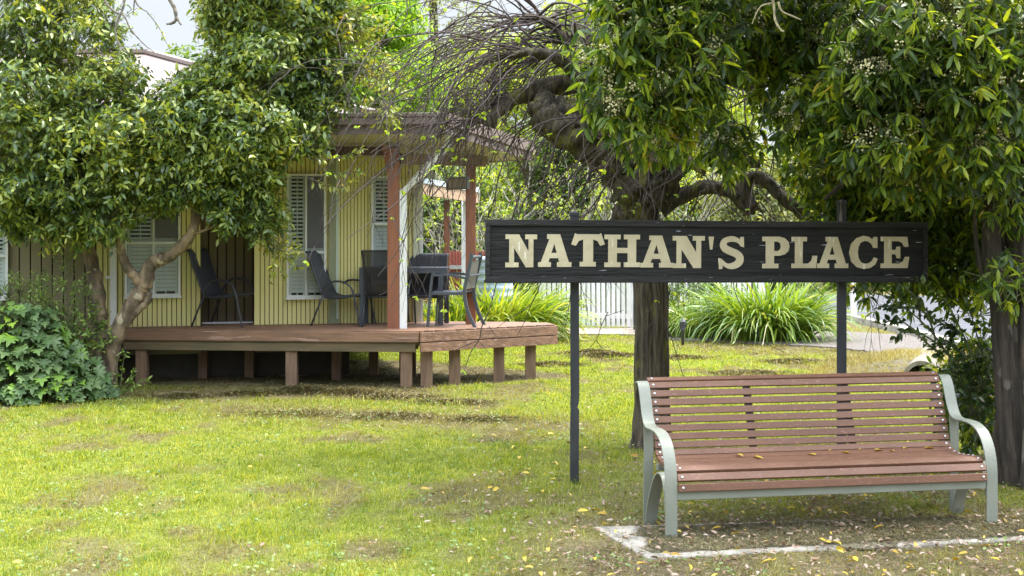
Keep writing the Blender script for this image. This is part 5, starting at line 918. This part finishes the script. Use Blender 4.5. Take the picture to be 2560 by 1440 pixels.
# ---- strappy clumps
def strappy(name, base, n_, h_, sprd, wd_, m, label, seed, elong=1.0, lean=(0, 0)):
    r = np.random.default_rng(seed); K = 8; a = r.uniform(0, 6.28, n_); br_ = r.random(n_) ** .5; bx = np.array(base) + np.stack([np.cos(a) * br_ * sprd * .45 * elong, np.sin(a) * br_ * sprd * .35, np.zeros(n_)], 1)
    Ln = h_ * r.uniform(.7, 1.25, n_); out_ = r.uniform(.1, .85, n_) * (.35 + .75 * br_); a2 = a + r.normal(0, .5, n_); hd = np.stack([np.cos(a2) + lean[0], np.sin(a2) + lean[1], np.zeros(n_)], 1); hd = nrm(hd); side = np.stack([-hd[:, 1], hd[:, 0], np.zeros(n_)], 1)
    side = nrm(side + r.normal(0, .35, (n_, 3))); w_ = wd_ * r.uniform(.6, 1.2, n_); P_ = bx.copy(); rows = []; th = out_ * .6; bend = r.uniform(.12, .42, n_) * (.5 + out_)
    for k in range(K + 1):
        t_ = k / K; ww = (w_ * min(1, .7 + t_) * (1 - t_ ** 3) + .001)[:, None]; rows += [P_ - side * ww / 2, P_ + side * ww / 2]; dv = hd * np.sin(th)[:, None] + np.array([0, 0, 1]) * np.cos(th)[:, None]; P_ = P_ + dv * (Ln / K)[:, None]; P_[:, 2] = np.maximum(P_[:, 2], .02); th = np.minimum(th + bend, 2.6)
    V = np.stack(rows, 1).reshape(-1, 3); o_ = (np.arange(n_) * (2 * K + 2))[:, None]; fs = [np.concatenate([o_ + np.array([[2 * k, 2 * k + 1, 2 * k + 3, 2 * k + 2]]) for k in range(K)])]
    return tag(npmesh(name, V, fs, m), label, 'plant', 'strappy leaved garden clumps')
STR = leafmat('strap_leaf', [(0, (.05, .11, .015)), (.4, (.12, .21, .025)), (.75, (.21, .31, .04)), (.93, (.33, .38, .08)), (1, (.45, .42, .2))], .35, .35, 1.2, 1.5)
STR2 = leafmat('strap_leaf_yellow', [(0, (.07, .14, .015)), (.4, (.17, .27, .03)), (.75, (.30, .38, .045)), (1, (.50, .46, .10))], .4, .35, 1.2, 1.4)
strappy('flax_clump', (4.12, 22.9, 0), 900, 1.15, 1.25, .045, STR, 'large clump of long arching strap leaves between the elm and the right sign post', 3, 1.25)
strappy('agapanthus_clump', (3.2, 23.6, 0), 420, .8, 1.0, .04, STR, 'lower dark green strappy plants left of the big arching clump', 4, 1.4)
strappy('agapanthus_clump', (-.15, 23.2, 0), 1300, 1.05, 1.9, .042, STR2, 'broad yellow green strappy clump spilling right behind the deck corner', 5, 1.0, (.5, 0))
strappy('agapanthus_clump', (-1.05, 22.6, 0), 600, .75, 1.2, .04, STR2, 'yellow green strappy plants seen under the table behind the deck', 6, 1.2)
# shrub between trunk and flax
s2 = empty('garden_shrub', (3.0, 24.2, 0), 'dark green leafy shrub behind the stake light', 'shrub'); crown('crown', s2, [(2.95, 24.3, .55, .65, .5, .5, 22), (3.6, 24.6, .6, .5, .5, .5, 14)], 6, .15, .10, .4, leafmat('mid_leaf', [(0, (.03, .06, .015)), (.6, (.08, .14, .03)), (1, (.2, .27, .06))], .35), 1, .2, 12, .2, 'oval', seed=44)
# ---- lobed-leaf shrub at the left
ls = empty('lobed_leaf_plant', (-4.75, 15.15, 0), 'mound of large grey green lobed leaves left of the leaning trunk', 'shrub')
LOB = leafmat('lobed_leaf', [(0, (.03, .065, .018)), (.4, (.065, .12, .035)), (.7, (.125, .185, .072)), (.85, (.13, .25, .025)), (1, (.22, .34, .035))], .25, .5, 1.5, 1.3, .4)
r2 = np.random.default_rng(9); n_ = 1300; half = [(0, 0), (.07, .10), (.26, .02), (.30, .14), (.42, .22), (.22, .30), (.46, .36), (.40, .46), (.48, .54), (.20, .54), (.34, .70), (.26, .76), (.12, .72), (.10, .86), (.0, 1.02)]
out2 = [(x, y) for x, y in half] + [(-x, y) for x, y in half[1:-1][::-1]]; cen = (0, .45); T = np.array([cen] + out2); kk = len(T)
a = r2.uniform(0, 6.28, n_); q = r2.random(n_) ** .5; bx = -5.42 + np.cos(a) * q * 1.08; by = 15.35 + np.sin(a) * q * .75; hh_ = .92 * (1 - q ** 2.2) * np.where(bx < -4.9, 1, .8) * r2.uniform(.45, 1.08, n_) + .06
fd = np.stack([np.cos(a) * .8, np.sin(a) * .8 - .45, -.45 + .3 * r2.normal(size=n_)], 1); fd = nrm(fd); upn = np.tile([0, -.35, 1.], (n_, 1)) + r2.normal(0, .3, (n_, 3)); sd3 = nrm(np.cross(fd, upn)); nn3 = nrm(np.cross(sd3, fd)); sz = r2.uniform(.09, .21, n_)[:, None, None]
pos = np.stack([bx, by, hh_], 1)[:, None]; tx = T[:, 0][None, :, None]; ty = T[:, 1][None, :, None]; V = pos + sz * (sd3[:, None] * tx * 1.0 + fd[:, None] * ty + nn3[:, None] * (-.45 * (ty - .3) ** 2 + .35 * abs(tx) * (1 - .9 * abs(tx))))
V = V.reshape(-1, 3); V[:, 2] = np.maximum(V[:, 2], .01); o_ = (np.arange(n_) * kk)[:, None]; m_ = len(out2); fs = [np.concatenate([o_ + np.array([[0, 1 + i, 1 + (i + 1) % m_]]) for i in range(m_)])]
npmesh('leaves', V, fs, LOB, ls)
V2, f2 = stems(pos[:, 0] - np.array([0, 0, .15]), np.tile([.05, .05, 1.], (n_, 1)), .14, .006); npmesh('stems', V2, f2, STEM, ls)['kind'] = 'stuff'
wd2 = empty('tall_weed', (-5.4, 15.6, 0), 'tall feathery bright green weeds rising behind the lobed leaves', 'plant')
WEED = leafmat('weed_leaf', [(0, (.06, .12, .02)), (.5, (.14, .23, .04)), (1, (.28, .36, .08))], .4, .45, 2, 1.4)
crown('foliage', wd2, [(-5.55, 15.6, .95, .35, .25, .35, 16), (-4.95, 15.7, 1.05, .28, .2, .42, 15), (-5.25, 15.6, .75, .5, .2, .3, 14), (-4.85, 15.8, .75, .25, .2, .25, 8)], 8, .14, .05, .3, WEED, 1, .12, 8, -.2, 'lance', seed=61)
for k_ in range(9):
    x_ = -5.6 + k_ * .1; spray(wd2, [(1280 + (x_) * F / 15.6, 900, 0), (1280 + (x_ + .03) * F / 15.6, 800, 0), (1280 + (x_ + .08) * F / 15.6 + 5, 680 + 12 * (k_ % 4), 0)], 15.6, 60, WEED, .05, .32, -.2, .006, 500 + k_, STEM)
w3_ = empty('sapling_weed', G(300, 985), 'thin leafy weed seedlings growing at the foot of the leaning trunk', 'plant')
for k_, ln in enumerate([[(300, 985, -.1), (305, 930, -.1), (312, 878, -.1)], [(302, 985, -.1), (320, 960, -.1), (335, 925, -.1)], [(305, 988, -.1), (335, 965, -.1), (365, 948, -.1)], [(300, 985, -.1), (290, 940, -.1), (296, 900, -.1)]]): spray(w3_, ln, 15.6, 24, WEED, .07, .35, 0, .005, 600 + k_, STEM)
wf = empty('leafy_vine', G(215, 1000), 'bright green leafy shoots between the lobed leaves and the trunk', 'plant'); crown('foliage', wf, [(-4.75, 15.75, .62, .28, .2, .24, 9)], 6, .10, .06, .5, WEED, 1, .1, 8, 0, 'oval', seed=62)
# ---- background trees
def bgtree(name, x, y, D, rp, h, cols, label, seed, n=60, size=.16, wr=.5, clump=.55, per=26, zs=1.2, trunk=True, trans=.45, group='trees beyond the garden', extra=None, droop=.3, nl=4, sl=.3, bark=BARK):
    c = P(x, y, D); R_ = rp * D / F; root = empty(name, (c.x, D, 0), label, 'tree', group)
    bl = [(c.x, D, c.z, R_, R_, R_ * zs, n)] + [(c.x + a * R_, D + b * R_, c.z + e * R_, q * R_, q * R_, q * R_, int(n * q)) for a, b, e, q in (extra or [])]
    crown('crown', root, bl, nl, sl, size, wr, leafmat(name + '_leaf', cols, trans, .5, .5, 1.5), 1, clump, per, droop, 'oval', seed=seed, stem_r=0, fill=.35)
    if trunk:
        r = random.Random(seed); t = MB(); t.tube(spline([(c.x, D, -.2), (c.x + r.uniform(-.2, .2), D, c.z * .4), (c.x + r.uniform(-.3, .3), D, c.z), (c.x, D, c.z + R_ * .5)], 6), [.05 * R_ + .12 - .004 * i for i in range(19)], 10); t.build('trunk', bark, root, smooth=True)
    return root
LG = [(0, (.09, .19, .015)), (.4, (.22, .38, .03)), (.75, (.36, .52, .05)), (1, (.5, .62, .1))]; MG = [(0, (.03, .07, .012)), (.5, (.09, .16, .025)), (1, (.22, .30, .05))]; YG = [(0, (.10, .16, .015)), (.5, (.25, .33, .03)), (1, (.45, .5, .08))]; DG = [(0, (.02, .045, .012)), (.5, (.05, .10, .022)), (1, (.13, .19, .045))]; GG = [(0, (.10, .13, .05)), (.5, (.22, .25, .11)), (1, (.4, .42, .2))]
E4 = [(-.8, 0, -.6, .6), (.8, 0, -.7, .6), (0, -.3, -1.0, .8), (.3, 0, .8, .5), (-.5, 0, .5, .6)]
bgtree('maple_tree', 930, 130, 44, 120, 0, LG, 'bright fresh green tree with dense soft foliage rising behind the veranda roof', 101, 70, .17, .5, .5, 34, 1.15, extra=E4)
bgtree('maple_tree', 760, 200, 47, 130, 0, LG, 'bright green tree mostly hidden behind the top of the left tree', 102, 50, .17, .5, .5, 30, 1.1, extra=E4)
bgtree('gum_tree', 1085, 30, 60, 120, 0, GG, 'tall airy pale green tree at the top of the picture behind the weeping tree', 103, 26, .20, .35, .6, 16, 1.3, extra=E4, trans=.3)
bgtree('backdrop_tree', 1120, 330, 46, 110, 0, YG, 'yellow green tree behind the veranda roof corner', 104, 60, .18, .5, .5, 26, 1.2, extra=E4)
bgtree('backdrop_tree', 1260, 300, 50, 150, 0, YG, 'yellow green tree seen through the hanging twigs left of the burl', 105, 60, .2, .5, .6, 26, 1.3, extra=E4)
bgtree('backdrop_tree', 1430, 470, 38, 110, 0, MG, 'mid green bushy tree above the left end of the sign', 106, 70, .14, .5, .45, 26, 1.1, extra=E4)
bgtree('backdrop_tree', 1230, 520, 40, 90, 0, YG, 'yellow green bush between the veranda post and the sign', 107, 40, .14, .5, .45, 22, 1.1, extra=E4)
bgtree('backdrop_tree', 1120, 560, 36, 100, 0, MG, 'green bush seen through the carport behind the deck', 108, 50, .14, .5, .45, 24, .9, extra=E4)
bgtree('backdrop_tree', 1750, 380, 48, 170, 0, YG, 'pale yellow green tree behind the arched limb of the weeping tree', 109, 70, .2, .5, .6, 24, 1.1, extra=E4)
bgtree('backdrop_tree', 1900, 560, 40, 120, 0, GG, 'pale bush behind the middle of the sign', 110, 60, .16, .5, .5, 22, .9, extra=E4)
bgtree('backdrop_tree', 2130, 420, 46, 160, 0, YG, 'yellow green tree glimpsed through the right evergreen', 111, 70, .2, .5, .6, 24, 1.2, extra=E4)
bgtree('backdrop_tree', 2400, 450, 44, 170, 0, MG, 'mid green tree behind the right evergreen near its trunk', 112, 70, .2, .5, .6, 22, 1.2, extra=E4)
bgtree('backdrop_tree', 1560, 200, 58, 190, 0, YG, 'tall yellow green tree behind the top of the weeping tree', 113, 70, .24, .5, .7, 22, 1.3, extra=E4)
bgtree('backdrop_tree', 2700, 420, 45, 170, 0, MG, 'mid green tree beyond the right edge of the picture', 114, 50, .2, .5, .6, 22, 1.2, extra=E4)
bgtree('backdrop_tree', 420, 330, 50, 150, 0, MG, 'mid green tree behind the house roof at the left', 115, 40, .2, .5, .6, 22, 1.1, extra=E4)
hd = empty('garden_hedge', (6, 41, 0), 'dark green hedge across the far side of the road', 'hedge', None)
crown('foliage', hd, [(x_, 41 + .5 * math.sin(x_), .9, 1.5, .8, 1.1, 26) for x_ in np.arange(-3, 22, 2.0)], 4, .25, .16, .5, leafmat('hedge_leaf', MG, .35), 1, .45, 20, .2, 'oval', seed=130, stem_r=0)
bh = empty('garden_hedge', (1.6, 26.9, 0), 'low dark green hedge directly behind the white picket fence', 'hedge', None)
crown('foliage', bh, [(x_, 27.0 + (x_ > 2.4) * 1.9, .5, .55, .35, .6, 60) for x_ in np.arange(.2, 6, .75)], 4, .14, .09, .5, leafmat('dark_hedge_leaf', DG, .3), 1, .22, 16, .2, 'oval', seed=131, stem_r=0)
# bare grey bush before the green
gb = empty('bare_bush', (0, 33, 0), 'tangle of bare grey twigs between the veranda and the sign', 'bush'); tw = MB(); tips = []; r = random.Random(77)
for _ in range(60):
    x_ = r.uniform(-2.2, 3.5); twig((x_, 33 + r.uniform(-.6, .6), 0), (r.uniform(-.5, .5), r.uniform(-.3, .3), 1), r.uniform(2.2, 4.2), .022, -.0, 10, .16, 4)
tw.build('twigs', mat('grey_twig', (.30, .27, .23), (.2, .18, .15), 6, rough=.9), gb)['kind'] = 'stuff'
V, fs = sprig_leaves(np.array([tuple(a) for a, b in tips]), np.array([tuple(b) for a, b in tips]), 4, .1, .10, .5, 1, .1, 'oval'); npmesh('leaves', V, fs, leafmat('bush_leaf', YG, .4), gb)['kind'] = 'stuff'
# far wooded hill
X_, Y_ = np.meshgrid(np.linspace(-160, 160, 120), np.linspace(62, 190, 50)); Z_ = np.clip((Y_ - 62) / 60, 0, 1) ** .8 * 9 * (.8 + .4 * fbm(X_ / 30, Y_ / 30, 91)) + 2.2 * fbm(X_ / 3, Y_ / 3, 92) - 1.2; i_ = (np.arange(49)[:, None] * 120 + np.arange(119)[None]).ravel()
hl = npmesh('wooded_hill', np.stack([X_, Y_, Z_], -1).reshape(-1, 3), [np.stack([i_, i_ + 1, i_ + 121, i_ + 120], 1)], mat('hill_grass', (.10, .14, .04), (.06, .09, .03), .3, rough=.95, bump=1, bscale=2), smooth=True); tag(hl, kind='structure')
